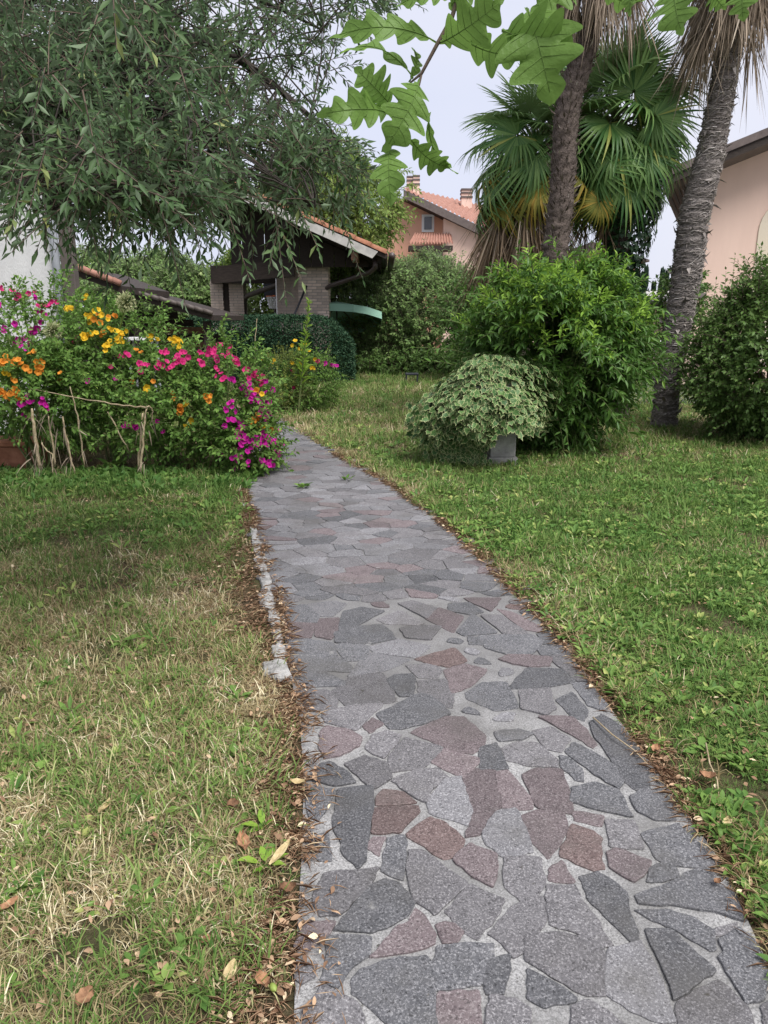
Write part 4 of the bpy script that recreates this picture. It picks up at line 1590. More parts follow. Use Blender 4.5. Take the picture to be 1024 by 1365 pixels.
MB().prism([fl - [0, 0, .30], fr - [0, 0, .30], fr - [0, 0, .36], fl - [0, 0, .36]], (0, 1.0, 0)).build('soffit', MAT['darkwood'], ph)
for (px, py0, py1, wpx, Yc) in ((546.5, 238, 275, 7.5, YH + 2.4), (555, 237, 275, 8, YH + 2.0), (622, 255, 290, 13, YH + 4.5)):
    p0, p1 = P(px, py0, Yc), P(px, py1, Yc)
    wd = wpx * Yc / F
    ch = MB().box((p0[0], Yc, (p0[2] + p1[2]) / 2), (wd, wd, p0[2] - p1[2])).build('chimney', MAT['pinkB'], rf)
    for q_ in (.12, .32):
        MB().box((p0[0], Yc, p0[2] - q_ + .02), (wd * 1.12, wd * 1.12, .09)).build('chimney_band', MAT['greywood'], ph)
    MB().box((p0[0], Yc, p0[2] + .06), (wd * 1.1, wd * 1.1, .08)).build('chimney_cap', MAT['greywood'], ph)
p0, p1 = P(567, 286, YH), P(577, 303, YH)
fw = MB()
wx, wz = p1[0] - p0[0], p0[2] - p1[2]
cx_, cz_ = (p0[0] + p1[0]) / 2, (p0[2] + p1[2]) / 2
wn_ = MB().box((cx_, YH + .86, cz_), (wx + .22, .08, wz + .22)).build('window_frame', MAT['net'], ph)
MB().box((cx_, YH + .80, cz_), (wx, .06, wz)).build('pane', MAT['glass'], wn_)
p0, p1 = P(560, 331, YH), P(597, 352, YH)
wn_ = MB().box(((p0[0] + p1[0]) / 2, YH + .86, (p0[2] + p1[2]) / 2), (p1[0] - p0[0], .08, p0[2] - p1[2])).build('window_frame', MAT['darkwood'], ph)
for fx in (.28, .72):
    MB().box((p0[0] + (p1[0] - p0[0]) * fx, YH + .8, (p0[2] + p1[2]) / 2), (.42, .05, 1.0)).build('pane', MAT['pipe'], wn_)
# small tiled canopy
c0, c1 = P(545, 324, YH - .8), P(604, 324, YH - .8)
k0, k1 = P(553, 311, YH + .3), P(601, 311, YH + .3)
nx, ny = 60, 6
gr = np.empty((nx, ny, 3))
for i in range(nx):
    for j in range(ny):
        u, v_ = i / (nx - 1), j / (ny - 1)
        gr[i, j] = (c0 * (1 - u) + c1 * u) * (1 - v_) + (k0 * (1 - u) + k1 * u) * v_ + np.array([0, 0, .06 * math.sin(i * 1.6)])
ii = np.arange(nx * ny).reshape(nx, ny)
T = np.concatenate([np.stack([ii[:-1, :-1], ii[1:, :-1], ii[1:, 1:]], -1).reshape(-1, 3), np.stack([ii[:-1, :-1], ii[1:, 1:], ii[:-1, 1:]], -1).reshape(-1, 3)])
link('canopy_roof', mesh_np('canopy_roof', gr.reshape(-1, 3), T), ph, MAT['roofred'])
MB().prism([c0 - [0, 0, .1], c1 - [0, 0, .1], c1 - [0, 0, .3], c0 - [0, 0, .3]], (0, .9, 0)).build('canopy_edge', MAT['darkwood'], ph)

# right house with sloping eave
YR = 17.5
rh = thing('pink_gable_house', (8.5, YR + 3, 0), 'pale pink gable house with brown sloping eave behind the right palm', 'house')
e0, e1 = P(883, 238, YR), P(1080, 157, YR)
sl2 = (e1[2] - e0[2]) / (e1[0] - e0[0])
ze = lambda x: e0[2] + sl2 * (x - e0[0])
xl_ = P(917, 300, YR + .9)[0]
xp = xl_ + 7
MB().prism([(xl_, YR + .9, 0), (xp, YR + .9, 0), (xp, YR + .9, ze(xp) - .16), (xl_, YR + .9, ze(xl_) - .16)], (3.2, 7, 0)).build('wall', MAT['pinkB'], rh)
eE = np.array([xp, YR, ze(xp)])
MB().prism([e0, eE, eE - [0, 0, .15], e0 - [0, 0, .15]], (3.9, 9, 0)).build('roof', MAT['greywood'], rh)
MB().prism([e0 + [-.05, -.03, .14], eE + [0, -.03, .14], eE - [0, .03, .02], e0 - [.05, .03, .02]], (0, -.06, 0)).build('verge_board', MAT['greywood'], rh)
MB().prism([e0 + [0, -.02, -.025], eE + [0, -.02, -.025], eE - [0, .02, .17], e0 - [0, .02, .17]], (0, -.025, 0)).build('under_board', MAT['darkwood'], rh)
for k in range(5):
    a = e0 + [.12 + k * .11, 0, -.165]
    a[2] = ze(a[0]) - .17
    MB().bar(a + [0, .1, 0], a + [3.7, 8.5, 0], .04, .035).build('soffit_slat', MAT['darkwood'], rh)
# arched pale recess
ac0 = P(1045, 330, YR + .9)
arr = []
rad_ = .64
m_ = [(ac0[0] - rad_, 0.6)] + [(ac0[0] - rad_ * math.cos(t), ac0[2] + .35 + rad_ * 1.1 * math.sin(t)) for t in np.linspace(0, math.pi, 15)] + [(ac0[0] + rad_, .6)]
MB().prism([(x, YR + .894, z) for x, z in m_], (0, -.02, 0)).build('arched_panel', MAT['cream'], rh)

# small far house, garage, cypresses, far red roof
fh = thing('far_house', P(846, 360, 46) * [1, 1, 0], 'small distant house corner with dark eave behind the ivy palm', 'house')
a, b = P(790, 351, 46), P(848, 351, 46)
MB().prism([(a[0], 46, 0), (b[0], 46, 0), (b[0], 46, b[2] - .1), (a[0], 46, b[2] + .6)], (0, 6, 0)).build('wall', MAT['pinkA'], fh)
MB().prism([P(790, 322, 45.3), P(866, 346, 45.3), P(866, 349, 45.3), P(790, 336, 45.3)], (0, 7, 0)).build('roof', MAT['greywood'], fh)
gh = thing('pale_garage', P(880, 420, 27) * [1, 1, 0], 'low pale roofed garage between the green shrub and right palm', 'garage')
a, b = P(850, 404, 27), P(960, 404, 27)
MB().box(((a[0] + b[0]) / 2, 29, a[2] / 2), (b[0] - a[0], 4, a[2])).build('wall', MAT['cream'], gh)
MB().prism([P(842, 405, 26.6), P(968, 405, 26.6), P(968, 391, 28.5), P(856, 391, 28.5)], (0, .0, .08)).build('roof', MAT['fascia'], gh)
MB().box(((a[0] + b[0]) / 2, 26.6, a[2] - .08), (b[0] - a[0] + .4, .12, .16)).build('gutter', MAT['greywood'], gh)
for (px, ptop, wpx, tone) in ((836, 352, 9, 0), (843, 376, 7, 1), (862, 357, 10, 2), (872, 378, 8, 3), (884, 360, 9, 4), (890, 362, 8, 5), (853, 372, 8, 6), (898, 366, 9, 7)):
    Yc = 62 + tone * .7
    tp = P(px, ptop, Yc)
    wd = wpx * Yc / F / 2 * .8
    names = ['tallest slim cypress, leftmost of the distant row', 'short cypress just right of the tallest distant one', 'broad distant cypress in the middle of the row',
             'short distant cypress behind the pale garage ridge', 'tall narrow distant cypress of the close pair, left one', 'tall narrow distant cypress of the close pair, right one',
             'low distant cypress left of the broad middle one', 'distant cypress half hidden by the right palm trunk']
    cy = thing('cypress_tree', (tp[0], Yc, 0), names[tone], 'tree', 'row of distant cypresses')
    n_ = 700
    zz = U(.06, 1, n_)
    rr = wd * np.minimum(1, (1 - zz) * 2.2 + .04) * np.minimum(1, zz * 6) * U(.5, 1.05, n_)
    an = U(0, 6.28, n_)
    pos = np.stack([tp[0] + rr * np.cos(an), Yc + rr * np.sin(an), zz * tp[2] - .3], 1)
    dd = np.stack([np.cos(an) * .35, np.sin(an) * .35, np.ones(n_)], 1)
    leaf_cloud('crown', MAT['cyp'], cy, dict(pos=pos, d=dd, n=np.stack([np.cos(an), np.sin(an), U(-.2, .5, n_)], 1), len=U(.35, .7, n_), wid=U(.12, .25, n_), tint=U(0, 1, n_)), TPL2)
    MB().tube([(tp[0], Yc, 0), (tp[0], Yc, tp[2] * .7)], [.12, .05], 6).build('trunk', MAT['twig'], cy)
rr_ = thing('red_roof_house', P(262, 420, 48) * [1, 1, 0], 'distant house with red roof between shed and porch', 'house')
a, b = P(252, 388, 48), P(282, 388, 48)
MB().box(((a[0] + b[0]) / 2, 50, a[2] / 2), (b[0] - a[0] - .2, 4, a[2])).build('wall', MAT['pinkB'], rr_)
MB().prism([P(249, 390, 47.5), P(285, 390, 47.5), P(283, 364, 51), P(252, 364, 51)], (0, 0, .1)).build('roof', MAT['roofred'], rr_)

# chain link fence on the right
fy = 14.2
fx0, fx1 = P(840, 500, fy)[0], P(1035, 500, fy)[0]
cf = thing('chain_link_fence', ((fx0 + fx1) / 2, fy, 0), 'grey chain link fence behind the right palm and shrub', 'fence')
m = MB()
hh = 1.15
for s in (1, -1):
    x = fx0 - hh
    while x < fx1:
        a = np.array([x, fy + .004 * s, .05]) if s > 0 else np.array([x + hh, fy + .004 * s, .05])
        b = np.array([x + hh, fy + .004 * s, hh + .05]) if s > 0 else np.array([x, fy + .004 * s, hh + .05])
        m.bar(a, b, .004, .004, up=(0, 1, 0))
        x += .085
tag(m.build('wire_mesh', MAT['wire'], cf), kind='stuff')
for x in np.linspace(fx0, fx1, 3):
    MB().tube([(x, fy - .03, 0), (x, fy - .03, 1.3)], .024, 8).build('fence_post', MAT['wire'], cf, True)
MB().tube([(fx0 - .3, fy - .03, 1.2), (fx1, fy - .03, 1.2)], .012, 6).build('top_wire', MAT['wire'], cf)

# ------------------------------------------------------------------ background shrubs and trees
c = P(568, 432, 24.0)
shrub('grey_green_shrub', 'large grey green rounded shrub at the far end of the lawn', 'shrub', c + [0, 0, -.05], (2.3, 1.5, 1.95), 4200, .5, 12, .135, .46, MAT['greysh'], 41,
      upb=.9, droop=.25, stems=16, stem_r=.03, kk=30, amp=.22, lo=.5)
c = P(482, 437, 27.0)
shrub('bushy_shrub', 'mid green bushy shrub behind the parasol and clipped hedge end', 'shrub', c, (2.0, 1.2, 2.0), 2700, .5, 12, .14, .5, MAT['greysh'], 42, upb=.5, stems=12, stem_r=.03,
      tint=(.25, 1), amp=.3, lo=.5)
c = P(560, 492, 22.4)
shrub('low_hedge_plant', 'low dark green ground plants along the foot of the grey green shrub', 'plant', (c[0] - .1, 22.1, .25), (2.5, .4, .32), 800, .25, 10, .10, .5, MAT['priv'], 43, stems=8, stem_r=.01)
c = P(452, 290, 27)
shrub('light_green_tree', 'light yellow green tree above the porch eave left of the pink house', 'tree', c, (1.75, 1.6, 2.1), 1500, .55, 13, .20, .42, MAT['light'], 44, droop=.5, upb=.1, stems=14,
      stem_r=.05, trunk=.14, lo=.4, amp=.4, sharp=18)
c = P(415, 262, 29)
shrub('light_green_tree', 'light green tree half hidden behind the olive branches and porch ridge', 'tree', c, (1.7, 1.6, 2.0), 1300, .55, 13, .20, .42, MAT['light'], 45, droop=.5, upb=.1, stems=12,
      stem_r=.05, trunk=.14, lo=.4, amp=.4, sharp=18)
c = P(345, 395, 31)
shrub('light_green_tree', 'bright green tree seen through the porch opening behind the hoop', 'tree', c, (2.1, 1.2, 2.0), 1500, .5, 13, .22, .42, MAT['light'], 46, droop=.6, upb=0, stems=12,
      stem_r=.05, trunk=.12, lo=.4)
for (px, py, Y, rx, rz, sd2, lab) in ((205, 385, 30, 1.9, 1.1, 47, 'grey green tree beyond the shed roof, left one'), (258, 402, 27, 1.5, .95, 48, 'grey green tree beyond the shed roof, nearest the porch'),
                                      (135, 372, 33, 1.6, 1.0, 49, 'grey green tree right behind the shed ridge')):
    c = P(px, py, Y)
    shrub('background_tree', lab, 'tree', c, (rx, 1.4, rz), 1200, .5, 12, .19, .48, MAT['greysh'], sd2, stems=10, stem_r=.04, trunk=.12, lo=.4, group='trees beyond the shed')
c = P(735, 410, 20)
shrub('dark_shrub', 'dark shrub filling the gap behind the palm trunks', 'shrub', c + [0, 0, -.3], (2.6, 1.2, 1.5), 2400, .5, 12, .13, .5, MAT['priv'], 50, stems=10, stem_r=.03, lo=.45)
c = P(905, 402, 12.4)
shrub('small_ivy_bush', 'small leafy bush climbing behind the right palm trunk', 'shrub', c + [.05, 0, .05], (.26, .3, .42), 240, .28, 10, .085, .6, MAT['priv'], 51, stems=6, stem_r=.012, lo=.4, tint=(.2, 1))

# clipped hedge
hx0, hx1 = P(240, 440, 19.2)[0], P(466, 440, 19.2)[0]
hz = 1.6
hd = thing('clipped_hedge', ((hx0 + hx1) / 2, 19.6, 0), 'dark green clipped box hedge in front of the brick porch', 'hedge')
n_ = 44000
uu, vv_ = U(0, 1, n_), U(0, 1, n_)
w2, h2, d2 = (hx1 - hx0), hz, 1.1
# superellipse profile along the hedge: points on a rounded box surface
face = rng.choice(4, n_, p=[.52, .3, .09, .09])
px_ = np.where(face == 2, 0, np.where(face == 3, 1, uu)) * w2
pz_ = np.where(face == 1, h2, np.where(face >= 0, vv_, 0) * h2)
py_ = np.where(face == 0, 0, U(0, 1, n_)) * d2
er = np.clip((px_ - (w2 - .9)) / .9, 0, 1)
el_ = np.clip((.35 - px_) / .35, 0, 1)
lim = 1 - .38 * er ** 2 - .12 * el_ ** 2
pz_ = pz_ * lim
py_ = py_ + .12 * np.clip((pz_ / h2 - .85) / .15, 0, 1) + .35 * er ** 2
pos = np.stack([hx0 + px_, 19.2 + py_, pz_], 1) + rng.normal(0, .03, (n_, 3))
pos[:, 2] += .05 * vnoise(pos[:, 0], pos[:, 1], 2.0, 60) - .02
nn_ = np.where((face == 0)[:, None], [0, -1, .2], np.where((face == 1)[:, None], [0, -.1, 1.], np.where((face == 2)[:, None], [-1, 0, 0.2], [1, -.2, .2])))
dd = nrm(nn_ + U(-1.1, 1.1, (n_, 3)))
pos[:, 2] = np.maximum(pos[:, 2], .02)
leaf_cloud('foliage', MAT['box'], hd, dict(pos=pos, d=dd, n=nn_ + U(-.8, .8, (n_, 3)), len=U(.04, .085, n_), wid=U(.022, .042, n_), tint=U(0, 1, n_) ** 1.2), TPL2)
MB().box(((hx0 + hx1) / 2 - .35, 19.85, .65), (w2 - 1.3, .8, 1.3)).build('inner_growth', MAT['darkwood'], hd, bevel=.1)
for k in range(9):
    x = hx0 + .3 + k * (w2 - .7) / 8
    MB().tube([(x, 19.7, -.02), (x + .05, 19.7, .5)], [.035, .02], 6).build('stem', MAT['twig'], hd)

# ------------------------------------------------------------------ palms
def palm_trunk(name, label, pts, Y, widths, matk, stub_mat, fib, base_py, group='tall fan palm trunks', seed=0, n_stub=900):
    r = np.random.default_rng(seed)
    C = np.array([P(x, y, Y) for x, y in pts])
    W = np.array(widths) * Y / F / 2
    o = thing(name, (C[0][0], Y, 0), label, 'palm tree', group)
    C[0][2] = -.05
    # resample finely
    s = np.concatenate([[0], np.cumsum(np.linalg.norm(np.diff(C, axis=0), axis=1))])
    ns = int(s[-1] / .035)
    q_ = np.linspace(0, s[-1], ns)
    cc = np.stack([np.interp(q_, s, C[:, i]) for i in range(3)], 1)
    for _ in range(8): cc[1:-1] = (cc[:-2] + cc[1:-1] * 2 + cc[2:]) / 4
    ww = np.interp(q_, s, W)
    saw = 1 + (.07 if not fib else .17) * ((np.arange(ns) * (.31 if not fib else .205)) % 1) + r.normal(0, .025, ns)
    n = 18
    V, T = tube_batch(cc[None], (ww * .93 * saw)[None], n)
    V = V.reshape(ns, n, 3)
    jit = r.normal(0, .012, (ns, n, 1))
    V = cc[:, None] + (V - cc[:, None]) * (1 + jit * 4)
    link('trunk', mesh_np('trunk', V.reshape(-1, 3), T, smooth=False), o, MAT[matk])
    # spiral leaf bases
    k = np.arange(n_stub)
    h_ = (k + .5) / n_stub * s[-1]
    ang = k * 2.399 + r.normal(0, .15, n_stub)
    cp = np.stack([np.interp(h_, q_, cc[:, i]) for i in range(3)], 1)
    wr_ = np.interp(h_, q_, ww)
    rad = np.stack([np.cos(ang), np.sin(ang), np.zeros(n_stub)], 1)
    ln = np.where(r.uniform(0, 1, n_stub) < .22, r.uniform(.09, .15, n_stub), r.uniform(.035, .09, n_stub)) * (1.25 if fib else 1)
    L = dict(pos=cp + rad * (wr_ * .9)[:, None], d=rad * r.uniform(.35, 1.0, (n_stub, 1)) + np.array([0, 0, 1.]) * r.uniform(.2, 1, (n_stub, 1)) * (1 if not fib else r.choice([-1, 1], (n_stub, 1), p=[.4, .6])),
             n=rad + r.normal(0, .2, (n_stub, 3)), len=ln, wid=ln * r.uniform(.10, .30, n_stub) * (1 if not fib else 1.7), tint=r.uniform(0, 1, n_stub) ** 1.5)
    leaf_cloud('leaf_bases', MAT[stub_mat], o, L, TPL4)
    if fib:
        nf = fib
        h0 = r.uniform(0, s[-1], nf)
        h0 = np.where(r.uniform(0, 1, nf) < .7, np.round(h0 / .16) * .16 + r.normal(0, .025, nf), h0)
        a0 = r.uniform(0, 6.28, nf)
        ln = r.uniform(.08, .32, nf)
        sg = r.choice([-1, 1], nf)
        pts_ = []
        for t in np.linspace(0, 1, 5):
            hh_ = np.clip(h0 - ln * .35 * t ** 1.6 + .02 * np.sin(t * 5 + a0), 0, s[-1])
            c_ = np.stack([np.interp(hh_, q_, cc[:, i]) for i in range(3)], 1)
            w_ = np.interp(hh_, q_, ww) * (.96 + .05 * r.uniform(0, 1, nf)) + .035 * np.sin(t * math.pi) * r.uniform(0, 1, nf) + (t > .9) * r.uniform(0, .03, nf)
            aa_ = a0 + sg * t * ln * .8 / .17
            pts_.append(c_ + np.stack([np.cos(aa_), np.sin(aa_), np.zeros(nf)], 1) * w_[:, None])
        Pp = np.stack(pts_, 1)
        R_ = np.linspace(1, .35, 5)[None] * r.uniform(.003, .0105, (nf, 1))
        V, T = tube_batch(Pp, R_, 3)
        f_ = link('fibres', mesh_np('fibres', V, T, {'tint': np.repeat(r.uniform(0, 1, nf), 15)}), o, MAT['fibre'])
        f_['kind'] = 'stuff'
    return o, cc, ww


def strips(name, parent, mat, start, dirs, ln, wid, droop, tint, seg=4, kind=None):
    """flat drooping ribbons"""
    N = len(start)
    t = np.linspace(0, 1, seg + 1)
    d = nrm(dirs)
    Pc = start[:, None] + d[:, None] * (ln[:, None] * t)[..., None]
    Pc[..., 2] -= (droop * ln)[:, None] * t ** 2
    tan = np.gradient(Pc, axis=1)
    side = nrm(np.cross(tan, nrm(rng.normal(size=(N, 1, 3)) * .5 + np.array([0, 0, .6]) + d[:, None] * .3)))
    pw = np.interp(t, [0, .3, .75, 1], [.55, 1, .6, .08])
    A = Pc + side * (wid[:, None] * pw)[..., None] * .5
    B = Pc - side * (wid[:, None] * pw)[..., None] * .5
    V = np.stack([A, B], 2).reshape(-1, 3)
    ii = np.arange(N * (seg + 1) * 2).reshape(N, seg + 1, 2)
    T = np.concatenate([np.stack([ii[:, :-1, 0], ii[:, :-1, 1], ii[:, 1:, 1]], -1).reshape(-1, 3), np.stack([ii[:, :-1, 0], ii[:, 1:, 1], ii[:, 1:, 0]], -1).reshape(-1, 3)])
    o = link(name, mesh_np(name, V, T, {'tint': np.repeat(tint, (seg + 1) * 2)}), parent, mat)
    if kind: o['kind'] = kind
    return o


def dead_skirt(parent, c, z0, z1, rad, n, ln, mat, flare=.35, per=26):
    """hanging dead fronds round a trunk at c between heights z0..z1, each its own part"""
    for i in range(n):
        a = i * 2.399 + U(-.3, .3)
        z = z0 + (z1 - z0) * U(0, 1)
        rd = np.array([math.cos(a), math.sin(a), 0])
        hub = np.array([c[0], c[1], z]) + rd * (rad + flare * U(.5, 1.0))
        hub[2] -= U(.05, .2)
        N = per
        st = hub + rng.normal(0, .025, (N, 3))
        dr_ = rd * U(-.1, .5, (N, 1)) + np.array([0, 0, -1.]) + rng.normal(0, .22, (N, 3))
        o = strips('dead_frond', parent, mat, st, dr_, U(.6, 1.15, N) * ln, U(.010, .024, N), U(.0, .3, N), np.clip(U(0, 1) * .5 + U(0, .6, N), 0, 1))
        pet = np.stack([np.array([c[0], c[1], z + .05]) + rd * rad * .6, (np.array([c[0], c[1], z]) + hub) / 2 + [0, 0, .06], hub])[None]
        V, T = tube_batch(pet, np.array([[.012, .009, .007]]), 4)
        link('petiole', mesh_np('petiole', V, T), o, MAT['drystalk'])


def frond_mesh(seed, nseg=38, R=.62, spread=2.5, droop=.25, fold=.5, tint=(0, .85), split=.45):
    """fan blade in local space: petiole end at 0, axis +X, face +Z"""
    r = np.random.default_rng(seed)
    V, T, ti = [], [], []
    for i in range(nseg):
        a = (i / (nseg - 1) - .5) * 2 * spread
        L = R * (1 - .22 * (abs(a) / spread) ** 2) * r.uniform(.92, 1.06)
        half = spread / nseg
        dx = np.array([math.cos(a), math.sin(a), 0])
        dy = np.array([-math.sin(a), math.cos(a), 0])
        tn = r.uniform(*tint)
        if r.uniform() < .05: tn = .97
        dr_ = droop * r.uniform(.6, 1.5) * (1 + .5 * (abs(a) > 1.5))
        tw = r.normal(0, .05)
        k = len(V)
        for t in (.04, .3, split, .7, .88, 1.0):
            w_ = L * t * math.tan(half) if t <= split else L * split * math.tan(half) * max(0, (1 - (t - split) / (1 - split))) ** .8
            dd = max(0, t - split * .8)
            c_ = dx * L * (t - .3 * dr_ * dd * dd) + dy * tw * dd * L + np.array([0, 0, -dr_ * 1.5 * dd * dd * L + .06 * t * L * math.cos(a) * 0])
            c_[2] += -.14 * L * t * (1 - math.cos(a * .5)) * 1.0
            zf = w_ * fold
            V += [c_ + dy * w_ + [0, 0, zf], c_ - [0, 0, zf * .3], c_ - dy * w_ + [0, 0, zf]]
            ti += [tn] * 3
        for q_ in range(5):
            b = k + q_ * 3
            T += [[b, b + 1, b + 4], [b, b + 4, b + 3], [b + 1, b + 2, b + 5], [b + 1, b + 5, b + 4]]
    return mesh_np('frond', np.array(V), np.array(T), {'tint': np.array(ti)})


FM = [frond_mesh(s, R=.60 + .03 * (s % 3), droop=(.12, .3, .6, .95)[s % 4]) for s in range(8)]
FMY = [frond_mesh(20 + s, R=.58, droop=.8 + .2 * s, nseg=34, tint=(.2, 1)) for s in range(3)]
for me in FM: me.materials.append(MAT['frond'])
for me in FMY: me.materials.append(MAT['frondy'])


def frond(parent, c, az, el, pet, kind, roll=0., scale=1.0, sag=.5, face=None):
    """petiole arching out of crown centre c, blade at its end"""
    d = np.array([math.cos(az) * math.cos(el), math.sin(az) * math.cos(el), math.sin(el)])
    e = c + d * pet
    e[2] -= .18 * pet * math.cos(el)
    m1 = c + d * pet * .55
    ax_ = nrm(d + np.array([0, 0, -sag]))
    upv = np.array([0, 0, 1.]) * .8 + d * .55 * (1 if face is None else face)
    s_ = nrm(np.cross(upv, ax_))
    n_2 = np.cross(ax_, s_)
    cr_, sr_ = math.cos(roll), math.sin(roll)
    s2, n3 = s_ * cr_ + n_2 * sr_, -s_ * sr_ + n_2 * cr_
    me = (FMY if kind == 'y' else FM)[random.randrange(3) if kind == 'y' else kind]
    o = link('frond', me, parent)
    m = Matrix.Identity(4)
    for r in range(3):
        m[r][0], m[r][1], m[r][2], m[r][3] = ax_[r] * scale, s2[r] * scale, n3[r] * scale, e[r]
    o.matrix_basis = m
    pp = np.stack([c, m1, e, e + ax_ * .03])[None]
    V, T = tube_batch(pp, np.array([[.016, .011, .008, .004]]), 5)
    # petiole in the frond's own space
    mi = np.array(m.inverted())
    V = V @ mi[:3, :3].T + mi[:3, 3]
    link('petiole', mesh_np('petiole', V, T, smooth=True), o, MAT['stemg'])


def crown(parent, c, n, elr, pet, seed, dz=.0, yel=.12, scale=1.0, skip=None):
    r = np.random.default_rng(seed)
    for i in range(n):
        u = (i + .5) / n
        el = elr[0] + (elr[1] - elr[0]) * u
        az = i * 2.399 + r.normal(0, .2)
        kd = 'y' if (u > .7 and r.uniform() < yel * 3) else (r.choice([0, 4]) if u < .2 else r.choice([1, 5, 2, 6]) if u < .65 else r.choice([2, 3, 6, 7]))
        cc_ = np.array(c) + np.array([0, 0, dz * (1 - 2 * u)])
        frond(parent, cc_, az, el, pet * r.uniform(.8, 1.15), kd if kd == 'y' else int(kd), r.normal(0, .35), scale * r.uniform(.9, 1.1), sag=.25 + 1.0 * u)


# tall dark palm in front
t1, cc1, ww1 = palm_trunk('fan_palm', 'tall palm with dark spiny trunk and grey dead frond skirt above', [(730, 575), (735, 400), (741, 331), (750, 248), (754, 166), (761, 124), (775, 83), (798, 0), (818, -110)], 10.6,
                          [36, 35, 33, 31, 31, 31, 29, 29, 28], 'trunkb', 'stub', 0, 575, seed=1, n_stub=2300)
tp = cc1[-1]
c_s = P(796, -20, 10.6)
dead_skirt(t1, c_s, c_s[2] + .0, c_s[2] + .95, .18, 42, .78, MAT['deadgrey'], .22)
crown(t1, tp + [0, 0, .25], 26, (1.25, -.45), .75, 5, .1)
# grey leaning palm at right
t2, cc2, ww2 = palm_trunk('fan_palm', 'tall leaning palm with grey shaggy fibrous trunk at right', [(884, 576), (890, 510), (904, 430), (915, 373), (925, 290), (947, 207), (966, 103), (984, 0), (997, -70), (1003, -110)], 11.3,
                          [30, 30, 31, 33, 35, 31, 27, 27, 27, 27], 'trunkg', 'fibre', 5200, 576, seed=2, n_stub=700)
tp = cc2[-1]
c_s = P(978, 0, 11.3)
dead_skirt(t2, c_s, c_s[2] - .25, c_s[2] + .85, .18, 44, .85, MAT['deadgrey'], .28)
crown(t2, tp + [0, 0, .25], 26, (1.25, -.5), .75, 6, .1)
# bushy fan palm with brown skirt
t3, cc3, ww3 = palm_trunk('bushy_fan_palm', 'lower bushy fan palm with brown dead skirt left of the dark trunk', [(690, 560), (690, 400), (693, 300), (712, 215)], 12.3, [34, 34, 34, 30], 'trunkb', 'stub', 0, 560, seed=3,
                          n_stub=300, group='bushy fan palms')
c3 = P(714, 205, 12.3)
crown(t3, c3, 42, (1.15, -.62), .68, 7, .22, yel=.18, scale=1.12)
c3s = P(692, 260, 12.3)
dead_skirt(t3, c3s, c3[2] - 1.25, c3[2] - .35, .2, 36, .95, MAT['deadfrond'], .30)
# ivy clad fan palm
t4, cc4, ww4 = palm_trunk('bushy_fan_palm', 'lower bushy fan palm with ivy clad trunk right of the dark trunk', [(822, 560), (822, 400), (820, 300), (818, 180)], 12.5, [34, 34, 34, 30], 'trunkb', 'stub', 0, 560, seed=4,
                          n_stub=300, group='bushy fan palms')
c4 = P(816, 172, 12.5)
crown(t4, c4, 52, (1.3, -.9), .80, 8, .28, yel=.03, scale=1.22)
dead_skirt(t4, c4, c4[2] - 1.5, c4[2] - .5, .16, 14, .7, MAT['deadfrond'], .25)
for (px, py, dpx, dpy, k, sc_) in ((845, 122, 862, 70, 0, 1.2), (872, 155, 915, 140, 1, 1.2), (715, 205, 672, 228, 1, 1.1), (800, 268, 785, 320, 'y', .8), (860, 205, 905, 215, 2, 1.1), (690, 180, 640, 200, 2, 1.1)):
    b = P(px, py, 11.6)
    d_ = P(dpx, dpy, 11.5) - b
    pp_ = c4 if px > 780 else c3
    az_, el_2 = math.atan2((b - pp_)[1], (b - pp_)[0]), math.asin(nrm(b - pp_)[2])
    tr_ = t4 if px > 780 else t3
    o = link('frond', FMY[0] if k == 'y' else FM[k], tr_)
    ax_ = nrm(d_)
    n_2 = nrm(np.array([.1, -1, .45]) - ax_ * np.dot(np.array([.1, -1, .45]), ax_))
    s2 = np.cross(n_2, ax_)
    m = Matrix.Identity(4)
    for r in range(3):
        m[r][0], m[r][1], m[r][2], m[r][3] = ax_[r] * sc_, s2[r] * sc_, n_2[r] * sc_, b[r]
    o.matrix_basis = m
    pp = np.stack([pp_, pp_ * .5 + b * .5 + [0, 0, .05], b])[None]
    V, T = tube_batch(pp, np.array([[.016, .011, .007]]), 5)
    mi = np.array(m.inverted())
    link('petiole', mesh_np('petiole', V @ mi[:3, :3].T + mi[:3, 3], T, smooth=True), o, MAT['stemg'])
# ivy on the trunk
n_ = 2600
h_ = U(.2, 1, n_)
a_ = U(0, 6.28, n_)
bx = P(818, 430, 12.3)
zt_ = P(818, 215, 12.3)[2]
rd_ = .34 + .10 * np.sin(h_ * 9) + U(0, .12, n_)
pos = np.stack([bx[0] + .07 + rd_ * np.cos(a_) * 1.0, 12.3 + rd_ * np.sin(a_), .5 + h_ * (zt_ - .5)], 1)
nn_ = np.stack([np.cos(a_), np.sin(a_), U(-.1, .5, n_)], 1)
leaf_cloud('ivy', MAT['ivyd'], t4, dict(pos=pos, d=np.stack([U(-.6, .6, n_), U(-.6, .6, n_), -np.ones(n_)], 1), n=nn_ + U(-.3, .3, (n_, 3)), len=U(.06, .12, n_), wid=U(.06, .11, n_), tint=U(0, 1, n_)), TPLI)

